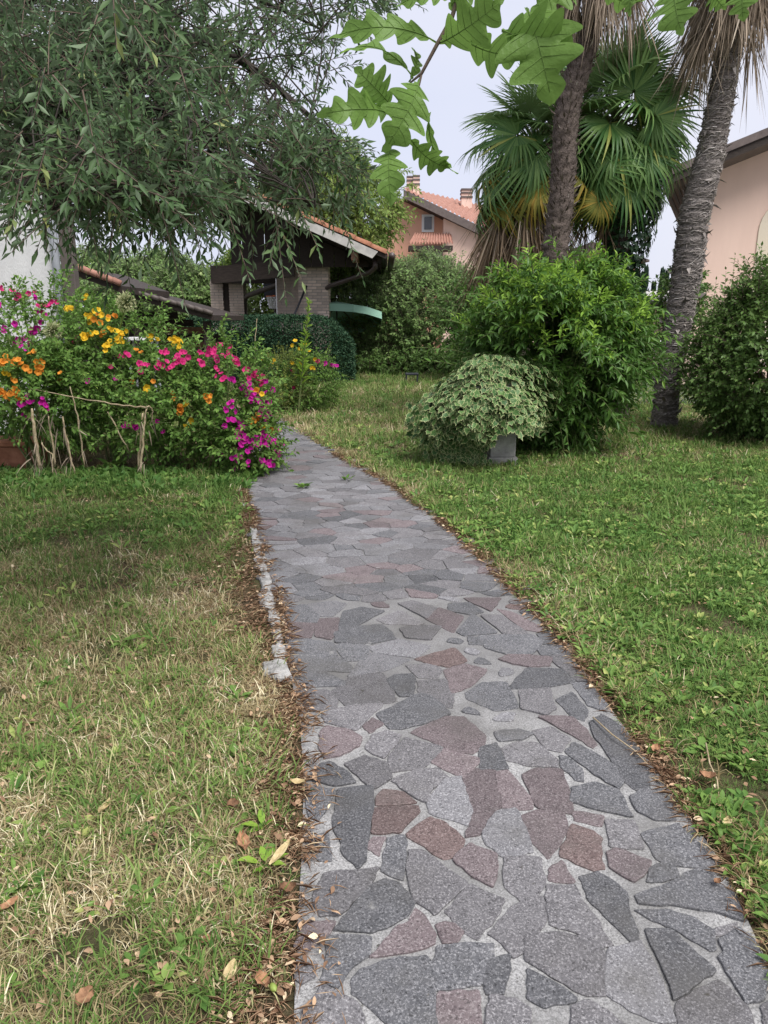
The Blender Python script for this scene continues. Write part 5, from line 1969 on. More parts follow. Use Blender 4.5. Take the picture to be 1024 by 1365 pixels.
# ------------------------------------------------------------------ foreground right: shrubs and ivy pedestal
c = P(742, 478, 9.55)
ex_s, ex_d, ex_l = [], [], []
for (x0_, y0_, x1_, y1_) in ((690, 380, 692, 325), (745, 365, 770, 330), (620, 470, 560, 455), (620, 490, 575, 475), (650, 410, 622, 380), (660, 400, 655, 350), (860, 480, 915, 470), (838, 560, 872, 605),
                             (720, 370, 722, 338), (800, 380, 822, 352), (850, 420, 905, 415), (640, 440, 598, 420), (780, 365, 800, 340), (870, 450, 912, 440)):
    a, b = P(x0_, y0_, 9.2), P(x1_, y1_, 8.9)
    ex_s.append(a); ex_d.append(b - a); ex_l.append(np.linalg.norm(b - a) * 1.1)
shrub('green_shrub', 'big bright green arching shrub with long pointed leaves beside the ivy pedestal', 'shrub', c + [0, 0, -.02], (1.04, .92, 1.10), 1700, .46, 14, .122, .29, MAT['forsy'], 71, tpl=TPL8,
      stemmat=MAT['stemg'], droop=.42, upb=.5, singles=300, stems=22, stem_r=.014, lo=.42, amp=.42, kk=30, sharp=20, taper=.58,
      tips=(420, MAT['tips'], .8), extra=[(ex_s, ex_d, ex_l, 14, .12)], tint=(.05, 1))
c = P(985, 472, 10.2)
ex_s, ex_d, ex_l = [], [], []
for (x0_, y0_, x1_, y1_) in ((975, 400, 980, 340), (1010, 400, 1016, 325), (990, 390, 992, 350), (950, 420, 955, 372), (935, 430, 930, 385), (1015, 420, 1022, 350), (965, 410, 968, 360)):
    a, b = P(x0_, y0_, 10), P(x1_, y1_, 9.9)
    ex_s.append(a); ex_d.append(b - a); ex_l.append(np.linalg.norm(b - a))
shrub('dark_green_shrub', 'dense dark green shrub at the right edge of the lawn', 'shrub', c + [.62, .1, -.1], (1.0, .9, 1.02), 3900, .30, 13, .078, .52, MAT['priv'], 72, stems=18, stem_r=.016, lo=.45, singles=200,
      amp=.34, kk=34, taper=.3, extra=[(ex_s, ex_d, ex_l, 12, .02)], tint=(.3, 1))

# pedestal with variegated ivy
g = G(668, 622)
iv = thing('ivy_pedestal', (g[0], g[1] + .2, 0), 'concrete pedestal overgrown by cream variegated ivy on the lawn', 'planter')
xw = 34 * g[1] / F / 2
px0 = g[0] + .02
MB().box((px0, g[1] + .17, .05), (2.35 * xw, .34, .10)).build('plinth', MAT['concrete'], iv, bevel=.008)
MB().box((px0, g[1] + .17, .34), (2 * xw, .28, .48), taper=1.04).build('shaft', MAT['concrete'], iv, bevel=.008)
px0 = P(648, 540, 8.5)[0]
MB().lathe((px0 - .02, g[1] + .2, .58), [(.12, 0), (.2, .03), (.33, .18), (.38, .30), (.40, .32)], 18).build('bowl', MAT['concrete'], iv, True)
cI = np.array([px0, g[1] + .22, .64])
n_ = 3300
dd = nrm(rng.normal(size=(n_, 3)) + np.array([0, -.4, .35]))
dd[:, 2] = np.where(dd[:, 2] < -.5, -.5 + U(0, .4, n_), dd[:, 2])
dd = nrm(dd)
rad = np.minimum(lobed(dd, 34, .42, 26, 81), 1.14) * U(.86, 1.06, n_)
pos = cI + dd * rad[:, None] * np.array([.76, .62, .54])
nI = dd * [1, 1, 1.4]
L1 = dict(pos=pos, d=nrm(dd * [1, 1, 0] * .9 + np.array([0, 0, -.75]) + U(-.6, .6, (n_, 3))), n=nI + U(-.45, .45, (n_, 3)), len=U(.045, .125, n_), wid=U(.05, .125, n_), tint=U(0, 1, n_))
kp_ = ~((pos[:, 2] < .46) & (pos[:, 0] > cI[0] + .03) & (pos[:, 0] < cI[0] + .45)) & (pos[:, 2] > .05)
L1 = {k_: v_[kp_] for k_, v_ in L1.items()}
# trailing skirts left and front, partly leaving the shaft free at right
tr = []
n2_ = 1500
zz = U(.0, .62, n2_)
hang = vnoise(np.linspace(0, 1, 400), np.zeros(400), 9, 77)
ax0 = U(-.70, .03, n2_)
keep_ = zz > .62 * (1 - np.clip(.25 + .9 * np.interp(ax0, np.linspace(-.72, .05, 400), hang), 0, 1.0)) - .05
ax0 = np.where(keep_, ax0, U(-.45, -.02, n2_))
pos = np.stack([cI[0] + ax0 + .03 * np.sin(zz * 20), cI[1] - .12 - .30 * np.sqrt(np.clip(1 - (ax0 / .8) ** 2, 0, 1)) * (.35 + .65 * zz / .62) + U(-.06, .06, n2_), .02 + zz], 1)
L2 = dict(pos=pos, d=nrm(U(-.6, .6, (n2_, 3)) + [0, -.15, -.9]), n=np.array([0, -1, .4]) + U(-.5, .5, (n2_, 3)), len=U(.05, .10, n2_), wid=U(.05, .10, n2_), tint=U(0, .6, n2_))
leaf_cloud('ivy_foliage', MAT['ivy'], iv, cat_leaves(L1, L2), TPLI, singles=250, single_name='ivy_leaf', rim=RIMI)
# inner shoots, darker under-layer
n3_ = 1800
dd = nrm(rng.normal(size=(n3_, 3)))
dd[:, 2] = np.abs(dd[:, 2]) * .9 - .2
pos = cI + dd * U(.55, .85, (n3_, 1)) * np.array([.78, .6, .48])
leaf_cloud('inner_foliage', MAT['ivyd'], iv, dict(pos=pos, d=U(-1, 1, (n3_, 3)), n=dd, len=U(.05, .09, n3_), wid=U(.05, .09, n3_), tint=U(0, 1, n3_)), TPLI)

# ------------------------------------------------------------------ flower bed on the left
def flower_mesh(key):
    v, f = [(0, 0, -.030)], []
    n = 15
    for i in range(n):
        a = 2 * math.pi * i / n
        v.append((.0035 * math.cos(a), .0035 * math.sin(a), -.004))
    for i in range(n):
        a = 2 * math.pi * i / n
        rr = .5 * .052 * (1 - .16 * (i % 3 == 0)) * .98
        v.append((rr * math.cos(a), rr * math.sin(a), .004 - .003 * (i % 3 == 0)))
    for i in range(n):
        j = (i + 1) % n
        f += [(0, 1 + j, 1 + i), (1 + i, 1 + j, n + 1 + j), (1 + i, n + 1 + j, n + 1 + i)]
    me = mesh_np('flower', np.array(v), np.array(f), {'tint': np.full(len(v), .5)})
    me.materials.append(MAT['f' + key])
    return me


FLW = {k: flower_mesh(k) for k in 'MPYO'}
zf = lambda s: [(float(a.split(',')[0]) / 2.56, 370 + float(a.split(',')[1]) / 2.56) for a in s.split()]
FLS = {
    'M': zf('62,208 75,215 95,217 105,190 110,178 125,172 15,175 50,155 128,118 157,128 140,150 120,72 2,90 68,232 90,205 100,222 118,185 65,430 100,420 85,470 135,430 150,445 160,435 142,425 158,450 '
            '795,350 820,375 850,400 785,428 885,425 905,450 395,340 300,355 435,498 467,512 535,490 560,525 845,392 790,345 858,408 432,505 '
            '815,545 830,560 850,562 865,555 885,565 935,560 965,572 940,585 955,608 900,628 895,620 930,620 910,575 920,635 872,560 948,600 925,555 905,632 898,560'),
    'P': zf('100,52 60,60 40,45 145,95 170,90 5,35 178,85 130,100 410,270 440,262 480,290 490,292 477,320 535,310 545,300 560,255 590,300 605,290 610,265 635,258 630,285 615,285 640,275 437,268 585,302 556,300 '
            '680,255 690,295 715,240 725,260 740,270 745,285 750,228 780,248 775,270 790,265 805,285 805,300 735,335 740,310 835,315 870,325 880,345 888,360 850,345 760,350 720,250 712,262 733,258 810,290 797,275 '
            '884,352 875,335 865,330 568,250 597,295 622,290 255,205 375,300'),
    'Y': zf('245,105 290,72 297,130 310,128 335,110 285,200 310,195 355,230 375,215 395,180 410,200 415,222 385,235 415,185 350,130 300,138 240,100 405,185 400,215 380,180 288,205 312,190 '
            '515,197 590,215 605,212 618,238 615,215 600,220 582,212 503,377 635,425 655,485 897,510 875,385 635,512 510,200 358,250 205,355 198,330 20,325'),
    'O': zf('15,285 20,270 10,300 45,290 60,292 85,305 48,350 125,290 140,300 135,318 100,255 200,325 5,385 25,405 55,400 50,385 60,410 0,400 68,295 128,300 145,310 15,395 30,410 60,390 40,400 10,290 '
            '322,140 372,130 395,128 350,185 465,243 450,352 520,355 595,410 615,450 610,440 705,410 710,420 870,385 875,470 930,520 910,480 880,478 855,490 705,405 612,455 935,515 390,130 340,150')}


def bed_plant(label, cpx, cpy, Y, rx, rz, keys, n, seed, dep=.55, zmin=.04, sl=.26, leaf=.062):
    c = P(cpx, cpy, Y)
    r = (rx * Y / F, dep, rz * Y / F)
    o = shrub('flowering_plant', label, 'plant', c, r, n, sl, 10, leaf, .55, MAT['mira'], seed, tpl=TPL8, stemmat=MAT['stemg'], droop=.25, upb=.55, stems=16, stem_r=.012, lo=.3, amp=.3,
              group='four o clock plants in the flower bed', opp=True, tint=(0, 1), kk=18)
    return dict(o=o, c=c, r=np.array(r), keys=keys, box=(cpx - rx * 1.15, cpx + rx * 1.15, cpy - rz * 1.2, cpy + rz * 1.2))


BED = [
    bed_plant('magenta flowered bush at far left against the white wall', 42, 452, 9.0, 92, 55, 'MP', 520, 91),
    bed_plant('orange flowered bush in front at the left edge', 38, 520, 8.0, 92, 56, 'OM', 620, 92, dep=.45),
    bed_plant('yellow flowered bush left of the seed head stalk', 142, 480, 8.6, 78, 78, 'YO', 560, 93),
    bed_plant('crimson and orange flowered bush in the middle of the bed', 218, 540, 8.3, 82, 78, 'PYO', 620, 94),
    bed_plant('pink flowered bush at the right of the bed', 297, 540, 8.15, 66, 74, 'PMO', 520, 95),
    bed_plant('low magenta flowered bush overhanging the path', 332, 595, 7.85, 36, 40, 'MOY', 260, 96, dep=.35),
]


def put_flower(o, p, key, sc=1.0):
    f = link('flower', FLW[key], o)
    view = nrm(np.array([0, 0, H]) - p)
    ax_ = nrm(view * .8 + U(-.6, .6, 3) + np.array([0, 0, .25]))
    q_ = Vector(ax_).to_track_quat('Z', 'Y')
    f.matrix_basis = Matrix.Translation(Vector(p)) @ q_.to_matrix().to_4x4() @ Matrix.Scale(sc, 4)


def surf(pl_, px, py, k=1.05):
    d = ray(px, py)
    o = np.array([0, 0, H])
    R_ = pl_['r'] * k
    oc = (o - pl_['c']) / R_
    dd_ = d / R_
    A, B, C_ = dd_ @ dd_, oc @ dd_, oc @ oc - 1
    disc = B * B - A * C_
    t = (-B - math.sqrt(disc)) / A if disc > 0 else -B / A
    return o + d * t, disc


FLS['M'] += [(random.uniform(296, 366), random.uniform(500, 628)) for _ in range(34)]
for key, lst in FLS.items():
    for (px, py) in lst:
        best = None
        for b in BED:
            p, disc = surf(b, px, py)
            sco = (0 if disc > 0 else 1.5) + (0 if key in b['keys'] else .6) + np.linalg.norm((p - b['c']) / b['r']) * .1 + abs(px - (b['box'][0] + b['box'][1]) / 2) / 100
            if best is None or sco < best[0]: best = (sco, b, p)
        _, b, p = best
        put_flower(b['o'], p + U(-.012, .012, 3), key, U(1.0, 1.6))
        if U() < .8:
            put_flower(b['o'], p + np.array([U(-.06, .06), U(-.02, .06), U(-.05, .05)]), key, U(.8, 1.35))

shrub('filler_bush', 'added dark filler bush without flowers, darkening the foot of the white wall', 'plant', P(40, 545, 9.5), (1.1, .4, .75), 520, .26, 10, .075, .55, MAT['mira'], 97, tpl=TPL8, stemmat=MAT['stemg'],
      stems=10, stem_r=.012, tint=(0, .6))  # added behind the flowers to darken the gap where the wall shows through
# yellow green clump and spike further along the path
c = P(374, 508, 13.2)
shrub('lime_shrub', 'yellow green feathery shrub beside the far bend of the path', 'shrub', c + [0, 0, -.05], (.46, .4, .52), 520, .22, 12, .035, .45, MAT['lime'], 101, stemmat=MAT['stemg'], stems=10, stem_r=.01, upb=.9, lo=.4)
c = P(412, 508, 13.4)
pp8 = shrub('flowering_plant', 'yellow and pink flowered bush beside the yellow green shrub', 'plant', c + [0, 0, -.02], (.50, .4, .55), 460, .24, 10, .055, .5, MAT['mira'], 102, tpl=TPL8, stemmat=MAT['stemg'], stems=12,
            stem_r=.01, upb=.6, lo=.4, tint=(.2, 1), group='four o clock plants in the flower bed')
b8 = dict(o=pp8, c=c, r=np.array([.52, .42, .56]))
zg = lambda s: [(320 + float(a.split(',')[0]) / 6.4, 400 + float(a.split(',')[1]) / 6.4) for a in s.split()]
for key, s in (('Y', '470,345 445,385 555,375 500,415 590,430 540,432 445,535 515,545 610,578 640,505 275,530 290,510 195,515 630,580 500,540 565,385 265,525'), ('M', '710,540 730,535 775,550 800,555 825,560 720,548 785,560'),
               ('P', '655,530 665,520 445,605 460,745 40,595 125,620 110,635 160,690 170,720 75,670 130,605 180,700')):
    for px, py in zg(s):
        p, _ = surf(b8, px, py, 1.0)
        put_flower(pp8, p, key, U(1.3, 1.7))
sp0, sp1 = P(396, 505, 12.9), P(412, 402, 12.8)
spk = thing('spire_plant', (sp0[0], 12.9, 0), 'tall leafy green spire rising from the yellow flowered bush', 'plant')
sp0[2] = 0
L, stm = shoots(np.array([sp0]), np.array([sp1 - sp0]), np.array([np.linalg.norm(sp1 - sp0)]), 90, .17, .22, 0, ang=.75, up=.3, tmin=.3, tint=(.2, 1), opp=False)
L['len'] *= np.linspace(1.25, .6, 90)
leaf_cloud('foliage', MAT['tips'], spk, L, TPL8, kind=None)
V, T = tube_batch(stm, np.linspace(.02, .008, 5)[None], 6)
link('stem', mesh_np('stem', V, T), spk, MAT['stemg'])


def polystalk(name, label, cat, pts, rad, mat, group=None, n=6):
    pp = np.array([P(*p) for p in pts])
    k_ = np.linspace(0, 1, 4 * len(pp) - 3)
    u_ = np.linspace(0, 1, len(pp))
    rad = np.interp(k_, u_, np.array(rad) * .72) * (1 + U(-.18, .18, len(k_)))
    pp = np.stack([np.interp(k_, u_, pp[:, i]) for i in range(3)], 1) + U(-.007, .007, (len(k_), 3))
    base = pp[0].copy()
    o = MB().tube(pp - base, rad, n).build(name, mat, None, True)
    o.location = Vector(base)
    return tag(o, label, cat, group)


G_ = 'dried stalks in the flower bed'
polystalk('dried_stalk', 'thin bare stick standing in front of the clipped hedge', 'stalk', [(338, 510, 12.5), (341, 470, 12.5), (340, 455, 12.5), (343, 425, 12.5)], [.012, .01, .008, .005], MAT['drystalk'], G_)
polystalk('dried_stalk', 'long pale stalk snapped over horizontally across the dark gap', 'stalk', [(38, 518, 7.62), (85, 527, 7.58), (130, 535, 7.55), (165, 541, 7.55), (196, 543, 7.55), (200, 541, 7.56), (203, 548, 7.58), (202, 565, 7.6)],
          [.006, .008, .009, .011, .014, .010, .008, .006], MAT['drystalk'], G_)
polystalk('dried_stalk', 'upright pale stalk holding the snapped one', 'stalk', [(188, 628, 7.6), (190, 600, 7.6), (192, 570, 7.6), (196, 543, 7.6)], [.018, .016, .015, .01], MAT['drystalk'], G_)
polystalk('dried_stalk', 'broken shorter stalk beside the upright pale one', 'stalk', [(184, 626, 7.65), (187, 595, 7.65), (190, 550, 7.65)], [.014, .016, .012], MAT['drystalk'], G_)
polystalk('dried_stalk', 'thick straw coloured stalk cluster at left with peeling husk', 'stalk', [(52, 625, 7.5), (49, 595, 7.5), (45, 570, 7.5), (42, 545, 7.5)], [.022, .026, .024, .014], MAT['drystalk'], G_)
polystalk('dried_stalk', 'short grey stalk right of the peeling one', 'stalk', [(74, 622, 7.55), (70, 590, 7.55), (64, 555, 7.55)], [.014, .013, .01], MAT['drystalk'], G_)
polystalk('dried_stalk', 'leaning pale stalk left of the long thin one', 'stalk', [(100, 632, 7.55), (92, 600, 7.6), (83, 555, 7.65)], [.014, .015, .012], MAT['drystalk'], G_)
polystalk('dried_stalk', 'long thin stalk leaning in the dark gap', 'stalk', [(112, 622, 7.7), (107, 580, 7.7), (101, 545, 7.7), (94, 515, 7.7)], [.011, .011, .01, .007], MAT['drystalk'], G_)
polystalk('dried_stalk', 'slanting dry stalk in the middle of the bed', 'stalk', [(172, 600, 7.7), (158, 575, 7.7), (144, 549, 7.7)], [.012, .011, .009], MAT['drystalk'], G_)
polystalk('dried_stalk', 'curled dry stem near the ground left of the centre', 'stalk', [(70, 640, 7.45), (71, 606, 7.45), (62, 601, 7.45), (55, 590, 7.45)], [.008, .009, .01, .008], MAT['drystalk'], G_)
# peeling dry leaves round the stalks
n_ = 80
bpx = rng.choice([48, 48, 48, 62, 72, 88, 190, 190, 196, 108], n_) + rng.normal(0, 5, n_)
bpy_ = U(550, 625, n_)
st = np.array([P(x, y, 7.5 + U(-.05, .12)) for x, y in zip(bpx, bpy_)])
dq = strips('dry_leaf_shreds', None, MAT['deadgrey'], st, U(-.5, .5, (n_, 3)) + [0, -.1, -.7], U(.06, .2, n_), U(.006, .016, n_), U(0, 1.2, n_), U(0, .9, n_), kind='stuff')


def allium(label, px, py, Y, rpx, bpx_, bpy2):
    c = P(px, py, Y)
    b = P(bpx_, bpy2, Y)
    o = thing('seed_head', (b[0], Y, b[2]), label, 'seed head', 'round seed heads in the flower bed')
    n = 420
    d = nrm(rng.normal(size=(n, 3)))
    R_ = rpx * Y / F
    leaf_cloud('florets', MAT['allium'], o, dict(pos=c + d * R_ * U(.55, .85, (n, 1)), d=d + U(-.5, .5, (n, 3)), n=nrm(rng.normal(size=(n, 3))), len=U(.02, .045, n), wid=U(.006, .014, n), tint=U(0, 1, n)), TPL4)
    pd = np.stack([np.broadcast_to(c, (n, 3)), c + d * R_ * .7], 1)
    tubes('flower_stalks', pd, np.full((n, 2), .0012), 3, MAT['stemg'], o, 'stuff')
    MB().tube([b, b * .4 + c * .6 + [.02, 0, 0], c], [.010, .008, .006], 6).build('stalk', MAT['lime'], o, True)


allium('round greenish seed head on a pale stalk above the yellow flowers', 168, 403, 8.2, 13, 144, 480)
allium('round dull green seed head among magenta flowers at left', 71, 441, 8.2, 12, 66, 520)
# terracotta trough at the far left
tg = G(10, 628)
tt_ = thing('terracotta_trough', (tg[0], 7.75, 0), 'terracotta trough under the orange flowers at the left edge', 'planter')
tx = P(12, 590, 7.7)[0]
MB().box((tx - .35, 8.2, .13), (.85, .30, .26), taper=1.08).build('body', MAT['terra'], tt_, bevel=.012)
MB().box((tx - .35, 8.2, .293), (1.0, .40, .065)).build('rim', MAT['terra'], tt_, bevel=.012)
# broad leaves at the foot of the bed
for (px, py, s, lab, sd2) in ((150, 625, .16, 'broad leaved weed at the foot of the bed below the slanting stalk', 311), (185, 635, .13, 'broad leaved weed right of the pale upright stalk', 312),
                              (90, 640, .09, 'leafy weed below the leaning stalks', 313), (25, 640, .10, 'leafy weed at the far left foot of the bed', 314), (330, 640, .10, 'leafy weed at the path corner below the magenta flowers', 315)):
    weed_plant(px, py, 8, s, lab, sd2, 'mira')
# taller rough grass and weeds at the foot of the bed
n_ = 420
qx = np.stack([U(-4.4, -1.35, n_), U(6.7, 7.7, n_)], 1)
scatter('bed_foot_grass', [tuft(18, .11, .05, .9, .005, 200 + s) for s in range(5)], MAT['grass'], qx, U(.6, 1.3, n_), U(0, .35, n_))
n_ = 420
qx = np.stack([U(-4.4, -1.3, n_), U(6.9, 8.0, n_)], 1)
scatter('bed_foot_weeds', [rosette(9, .06, .5, .8, 210 + s) for s in range(4)], MAT['weed'], qx, U(.6, 1.5, n_), U(0, .45, n_))

# ------------------------------------------------------------------ olive tree overhead at left
ol = thing('olive_tree', (-3.4, 4.3, 0), 'big olive tree whose grey green branches hang over the upper left', 'tree')
tr_top = np.array([-2.9, 4.2, 2.3])
MB().tube([(-3.4, 4.3, -.05), (-3.3, 4.25, .7), (-3.1, 4.2, 1.5), tuple(tr_top)], [.24, .19, .17, .13], 12).build('trunk', MAT['bark'], ol, True)
LIMB = []


def limb(pts, r0_, r1_):
    pts = np.array(pts)
    s = np.concatenate([[0], np.cumsum(np.linalg.norm(np.diff(pts, axis=0), axis=1))])
    q_ = np.linspace(0, s[-1], 14)
    cc = np.stack([np.interp(q_, s, pts[:, i]) for i in range(3)], 1)
    for _ in range(3): cc[1:-1] = (cc[:-2] + 2 * cc[1:-1] + cc[2:]) / 4
    MB().tube(cc, np.linspace(r0_, r1_, 14), 7).build('limb', MAT['bark'], ol, True)
    LIMB.append(cc)


limb([tr_top, P(60, 60, 4.2), P(200, 20, 4.2), P(325, 62, 4.3), P(352, 88, 4.3), P(382, 132, 4.3), P(418, 168, 4.2), P(455, 190, 4.1)], .08, .006)
limb([tr_top, P(40, 120, 3.7), P(150, 110, 3.5), P(260, 150, 3.4), P(360, 230, 3.4), P(420, 275, 3.4)], .045, .003)
limb([tr_top, P(20, 200, 3.4), P(100, 190, 3.1), P(180, 230, 2.9), P(260, 260, 2.8)], .035, .003)
limb([tr_top, P(-50, 50, 4.6), P(120, -60, 4.8), P(260, -40, 4.8), P(380, 10, 4.8), P(430, 40, 4.8)], .07, .006)
limb([tr_top, P(-80, 180, 3.2), P(20, 230, 2.9), P(70, 280, 2.8)], .045, .005)
limb([tr_top, (-2.6, 3.8, 3.2), (-2.0, 3.2, 3.8), (-1.2, 2.6, 4.1)], .06, .01)
limb([tr_top, (-3.2, 4.8, 3.3), (-3.3, 5.5, 4.2)], .06, .01)
limb([tr_top, (-3.8, 4.0, 3.2), (-4.8, 3.7, 3.8)], .06, .01)
limbs = np.concatenate(LIMB)
# clusters of twigs, by density over the crown
CL = []
OUT = np.array([(-60, -80), (500, -80), (520, 10), (430, 30), (425, 95), (400, 120), (430, 165), (470, 185), (478, 228), (455, 252), (408, 258), (350, 250), (290, 262), (200, 272), (120, 262), (40, 238), (-60, 240)], float)
dens = [  # px, py, spread x, y, Y0, Y1, n
    (90, 50, 120, 60, 3.3, 5.0, 120), (200, 55, 80, 55, 3.4, 5.0, 50), (60, 160, 70, 60, 2.9, 4.2, 60), (170, 160, 80, 55, 3.0, 4.4, 56), (275, 140, 60, 60, 3.2, 4.6, 22),
    (110, 235, 75, 40, 2.6, 3.6, 42), (210, 245, 70, 40, 2.7, 3.7, 34), (300, 235, 60, 45, 3.0, 4.0, 22), (385, 245, 55, 45, 3.2, 4.2, 17), (430, 230, 35, 35, 3.4, 4.2, 12), (345, 60, 50, 50, 3.8, 5.0, 9),
    (390, 30, 40, 35, 4.2, 5.2, 10), (400, 180, 35, 35, 3.8, 4.6, 8), (40, 222, 40, 20, 2.7, 3.4, 8), (470, 10, 35, 20, 4.2, 5.0, 8), (150, 255, 70, 18, 2.7, 3.3, 16), (250, 250, 50, 15, 2.9, 3.5, 12)]
for (x, y, sx, sy, Y0, Y1, n) in dens:
    k = 0
    while k < n:
        q_ = np.array([[random.gauss(x, sx * .75), random.gauss(y, sy * .75)]])
        if inside(q_, OUT)[0]:
            CL.append(P(q_[0, 0], q_[0, 1], random.uniform(Y0, Y1)))
            k += 1
CL = np.array(CL)
extra = np.stack([U(-5.2, -2.4, 140), U(2.6, 6.0, 140), U(2.6, 5.2, 140)], 1)     # crown outside the frame
extra2 = np.stack([U(-2.6, -.3, 110), U(3.0, 5.6, 110), U(3.9, 5.4, 110)], 1)
CL = np.concatenate([CL, extra, extra2])
near = np.array([limbs[random.choice(list(np.argsort(((limbs - c_) ** 2).sum(1))[:9]))] for c_ in CL])
mid = (near + CL) / 2 + rng.normal(0, .05, CL.shape) + [0, 0, .06]
ts = np.linspace(0, 1, 6)[None, :, None]
br_ = (1 - ts) ** 2 * near[:, None] + 2 * ts * (1 - ts) * mid[:, None] + ts ** 2 * CL[:, None]
tubes('branchlets', br_, np.linspace(.0055, .002, 6)[None].repeat(len(br_), 0), 5, MAT['bark'], ol, 'stuff')
per = 4
st = np.repeat(CL, per, 0) + rng.normal(0, .05, (len(CL) * per, 3))
dirs = nrm(np.repeat(CL - near, per, 0)) * .5 + nrm(rng.normal(size=st.shape)) * .85 + np.array([0, 0, .12])
L, stem = shoots(st, dirs, U(.14, .30, len(st)), 17, .057, .265, .16, ang=.85, up=.55, tint=(0, 1), opp=True, lvar=.35)
# hanging wands
hw_s, hw_d, hw_l = [], [], []
for (x0_, y0_, x1_, y1_, Y) in ((365, 270, 380, 385, 3.2), (372, 300, 360, 350, 3.2), (395, 270, 425, 330, 3.3), (60, 230, 20, 320, 2.8), (140, 270, 110, 340, 2.8), (300, 270, 330, 360, 3.0), (215, 270, 190, 345, 2.8),
                                (250, 265, 270, 345, 2.9), (175, 270, 160, 330, 2.7), (80, 250, 50, 325, 2.7), (415, 60, 425, 110, 4.6), (400, 90, 432, 70, 4.6), (440, 5, 490, 30, 4.6), (470, 0, 510, 20, 4.6), (430, 200, 490, 205, 3.7),
                                (440, 215, 490, 265, 3.7), (60, 270, 62, 330, 2.7), (20, 250, 8, 315, 2.7), (372, 300, 400, 365, 3.3), (120, 280, 130, 345, 2.75),
                                (150, -20, 155, 55, 2.1), (160, 10, 200, 60, 2.1), (180, -10, 235, 40, 2.2), (130, 20, 110, 75, 2.2), (60, 90, 45, 150, 2.2), (70, 100, 110, 145, 2.2), (240, 90, 262, 160, 2.4), (235, 110, 285, 135, 2.4),
                                (110, 120, 130, 210, 2.1), (120, 200, 180, 235, 2.1), (115, 205, 90, 260, 2.1), (60, 200, 40, 270, 2.2), (150, 240, 230, 262, 2.3), (200, 250, 260, 300, 2.3), (30, 230, 15, 300, 2.3), (270, 200, 330, 240, 2.6),
                                (300, 60, 345, 20, 4.4), (330, 90, 395, 70, 4.4), (350, 140, 420, 130, 4.2), (360, 170, 440, 150, 4.2), (390, 20, 440, -5, 4.6), (360, 40, 410, 110, 4.5)):
    a, b = P(x0_, y0_, Y), P(x1_, y1_, Y - .1)
    hw_s.append(a); hw_d.append(b - a); hw_l.append(np.linalg.norm(b - a) * 1.05)
Lw, sw = shoots(np.array(hw_s), np.array(hw_d), np.array(hw_l), 17, .060, .265, .05, ang=.8, up=.5, tint=(.2, 1))
leaf_cloud('foliage', MAT['olive'], ol, cat_leaves(L, Lw), TPL4, singles=300)
tubes('twigs', np.concatenate([stem, sw]), np.linspace(.0028, .0012, 5)[None].repeat(len(stem) + len(sw), 0), 3, MAT['twig'], ol, 'stuff')

# ------------------------------------------------------------------ oak branch close to the camera
ok_ = thing('oak_tree', (1.6, -1.4, 0), 'oak branch with lobed green leaves hanging in at the top', 'tree')
MB().tube([(1.6, -1.4, -.05), (1.55, -1.3, 1.2), (1.4, -1.0, 2.3), (1.1, -.4, 3.0)], [.16, .13, .11, .07], 10).build('trunk', MAT['bark'], ok_, True)
YO = 1.12
bt_ = P(612, -8, YO)
MB().tube([(1.1, -.4, 3.0), (.8, .3, 2.75), (.45, .9, 2.45), P(700, -45, YO + .02), P(640, -30, YO), bt_, P(602, 25, YO), P(585, 55, YO), P(562, 98, YO), P(545, 112, YO)],
          [.05, .03, .015, .006, .004, .0032, .003, .0027, .0022, .001], 7).build('branch', MAT['twig'], ok_, True)
MB().tube([P(700, -45, YO + .02), P(800, -35, YO + .04), P(905, -20, YO + .04), P(1000, -20, YO + .05)], [.005, .004, .003, .002], 6).build('branch', MAT['twig'], ok_, True)
MB().tube([P(562, 98, YO), P(555, 130, YO), P(535, 170, YO), P(522, 195, YO)], [.0018, .0015, .0012, .001], 5).build('branch', MAT['twig'], ok_, True)


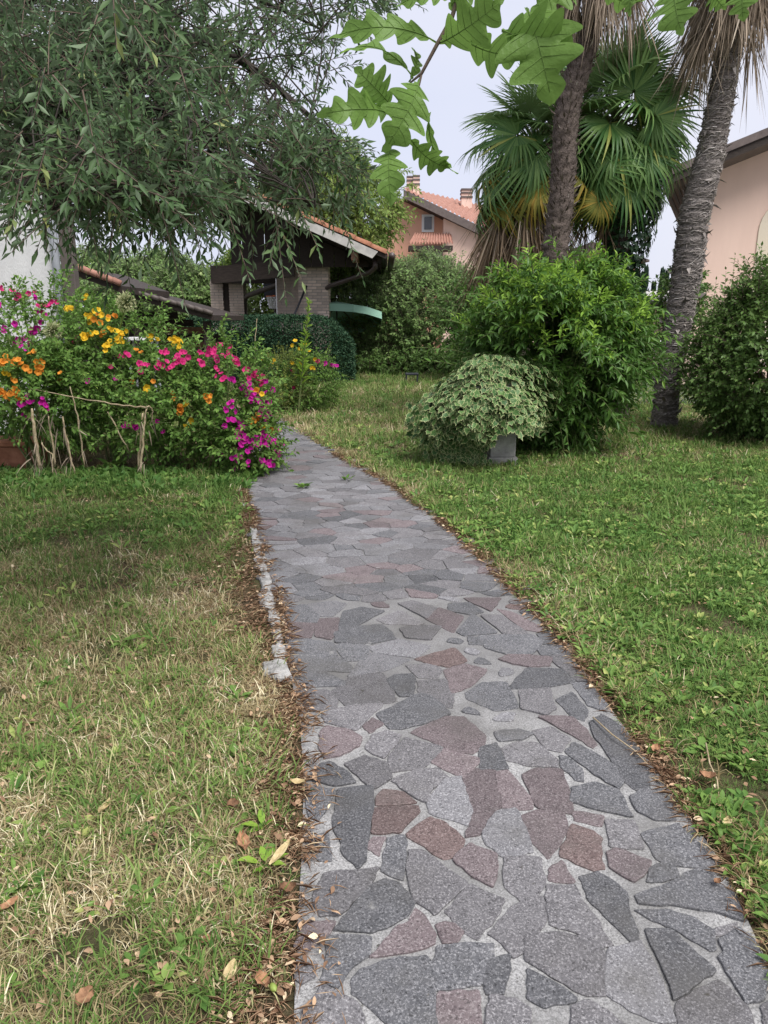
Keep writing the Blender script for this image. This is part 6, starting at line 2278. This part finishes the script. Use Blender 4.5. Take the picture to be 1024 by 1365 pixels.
def oak_leaf(bp, tp_, wpx, Yb, Yt, roll, seed, bend=.2, tint=None):
    r = np.random.default_rng(seed)
    a, b = P(*bp, Yb), P(*tp_, Yt)
    Lm = np.linalg.norm(b - a)
    W = wpx * (Yb + Yt) / 2 / F
    ax_ = (b - a) / Lm
    view = nrm((a + b) / 2 - np.array([0, 0, H]))
    n0 = -view - ax_ * np.dot(-view, ax_)
    n0 = nrm(n0)
    s0 = np.cross(n0, ax_)
    cr_, sr_ = math.cos(roll), math.sin(roll)
    s1, n1 = s0 * cr_ + n0 * sr_, n0 * cr_ - s0 * sr_
    nu = 61
    lobes = r.integers(4, 6)
    phL, phR = r.uniform(-.25, .25), r.uniform(-.25, .25)
    V, T, ti = [], [], []
    for i in range(nu):
        t = i / (nu - 1)
        env = (math.sin(math.pi * min(1, (t ** .80))) ** .75) * (.42 + .58 * min(1, t * 1.9)) if t < .985 else .06
        if t < .09: env = .05 + .04 * t / .09
        row = []
        for j, ph in ((-1, phL), (1, phR)):
            osc = .5 + .5 * math.cos(2 * math.pi * (lobes * (t + .02 * j) + ph))
            hw = W / 2 * env * (.40 + .66 * osc ** .5)
            sl = .07 * Lm * osc * (t < .9) * env
            row.append((hw * j, sl))
        zc = -bend * Lm * (2 * t - 1) ** 2 + bend * Lm
        for (hw, sl), f_ in ((row[0], 1), (row[0], .5), ((0, 0), 0), (row[1], .5), (row[1], 1)):
            zz = zc + .10 * abs(hw * f_) ** 1.2 + .030 * math.sin(t * 15 + (hw > 0) * 2 + seed) * f_ * Lm
            V.append(a + ax_ * (t * Lm + sl * f_) + s1 * hw * f_ + n1 * (zz - bend * Lm * .3))
            ti.append(0)
    for i in range(nu - 1):
        for j in range(4):
            k = i * 5 + j
            T += [[k, k + 1, k + 6], [k, k + 6, k + 5]]
    tn = r.uniform(0, 1) if tint is None else tint
    me = mesh_np('leaf', np.array(V), np.array(T), {'tint': np.full(len(V), tn)}, smooth=True)
    o = link('leaf', me, ok_, MAT['oak'])
    # raised midrib and petiole
    mid_ = [V[i * 5 + 2] + n1 * .0006 for i in range(0, nu - 2, 5)]
    mv = MB().tube(mid_, np.linspace(.0009, .0003, len(mid_)), 5)
    for i in range(8, nu - 10, 6):
        for j in (0, 4):
            e_ = V[min(nu - 1, i + 4) * 5 + j] * .82 + V[min(nu - 1, i + 4) * 5 + 2] * .18
            mv.tube([V[i * 5 + 2] + n1 * .0004, V[min(nu - 1, i + 2) * 5 + (1 if j == 0 else 3)] + n1 * .0004, e_ + n1 * .0004], [.0004, .0003, .0002], 3)
    mv.build('midrib', MAT['oakvein'], o, True)
    return o


for i, a in enumerate([((585, 52), (440, 46), 40, 1.12, 1.10, .55), ((552, 97), (453, 66), 34, 1.12, 1.15, 1.2), ((523, 142), (474, 90), 52, 1.11, 1.08, .1), ((524, 150), (426, 151), 48, 1.12, 1.06, .3),
                       ((562, 103), (514, 200), 66, 1.10, 1.06, -.2), ((520, 192), (521, 272), 48, 1.09, 1.05, .15), ((543, 182), (602, 226), 42, 1.12, 1.14, .6), ((569, 153), (608, 234), 34, 1.12, 1.15, 1.15),
                       ((584, 60), (672, -2), 66, 1.12, 1.08, .2), ((612, 52), (700, 72), 56, 1.14, 1.16, .5), ((702, 5), (736, 134), 108, 1.06, 1.02, -.1), ((668, 40), (765, 70), 90, 1.05, 1.03, .1),
                       ((610, -5), (528, 6), 34, 1.12, 1.1, .7), ((900, -20), (908, 44), 66, 1.1, 1.06, .2), ((855, -22), (838, 20), 26, 1.14, 1.12, .9), ((995, -20), (990, 26), 40, 1.1, 1.08, .3),
                       ((950, -20), (966, 12), 30, 1.12, 1.1, .5), ((548, 108), (552, 62), 24, 1.12, 1.14, .9), ((765, -30), (712, 18), 60, 1.1, 1.05, .2), ((790, -30), (860, 4), 34, 1.15, 1.18, .8), ((640, -28), (598, 12), 44, 1.1, 1.13, .4)]):
    oak_leaf(*a, seed=400 + i)
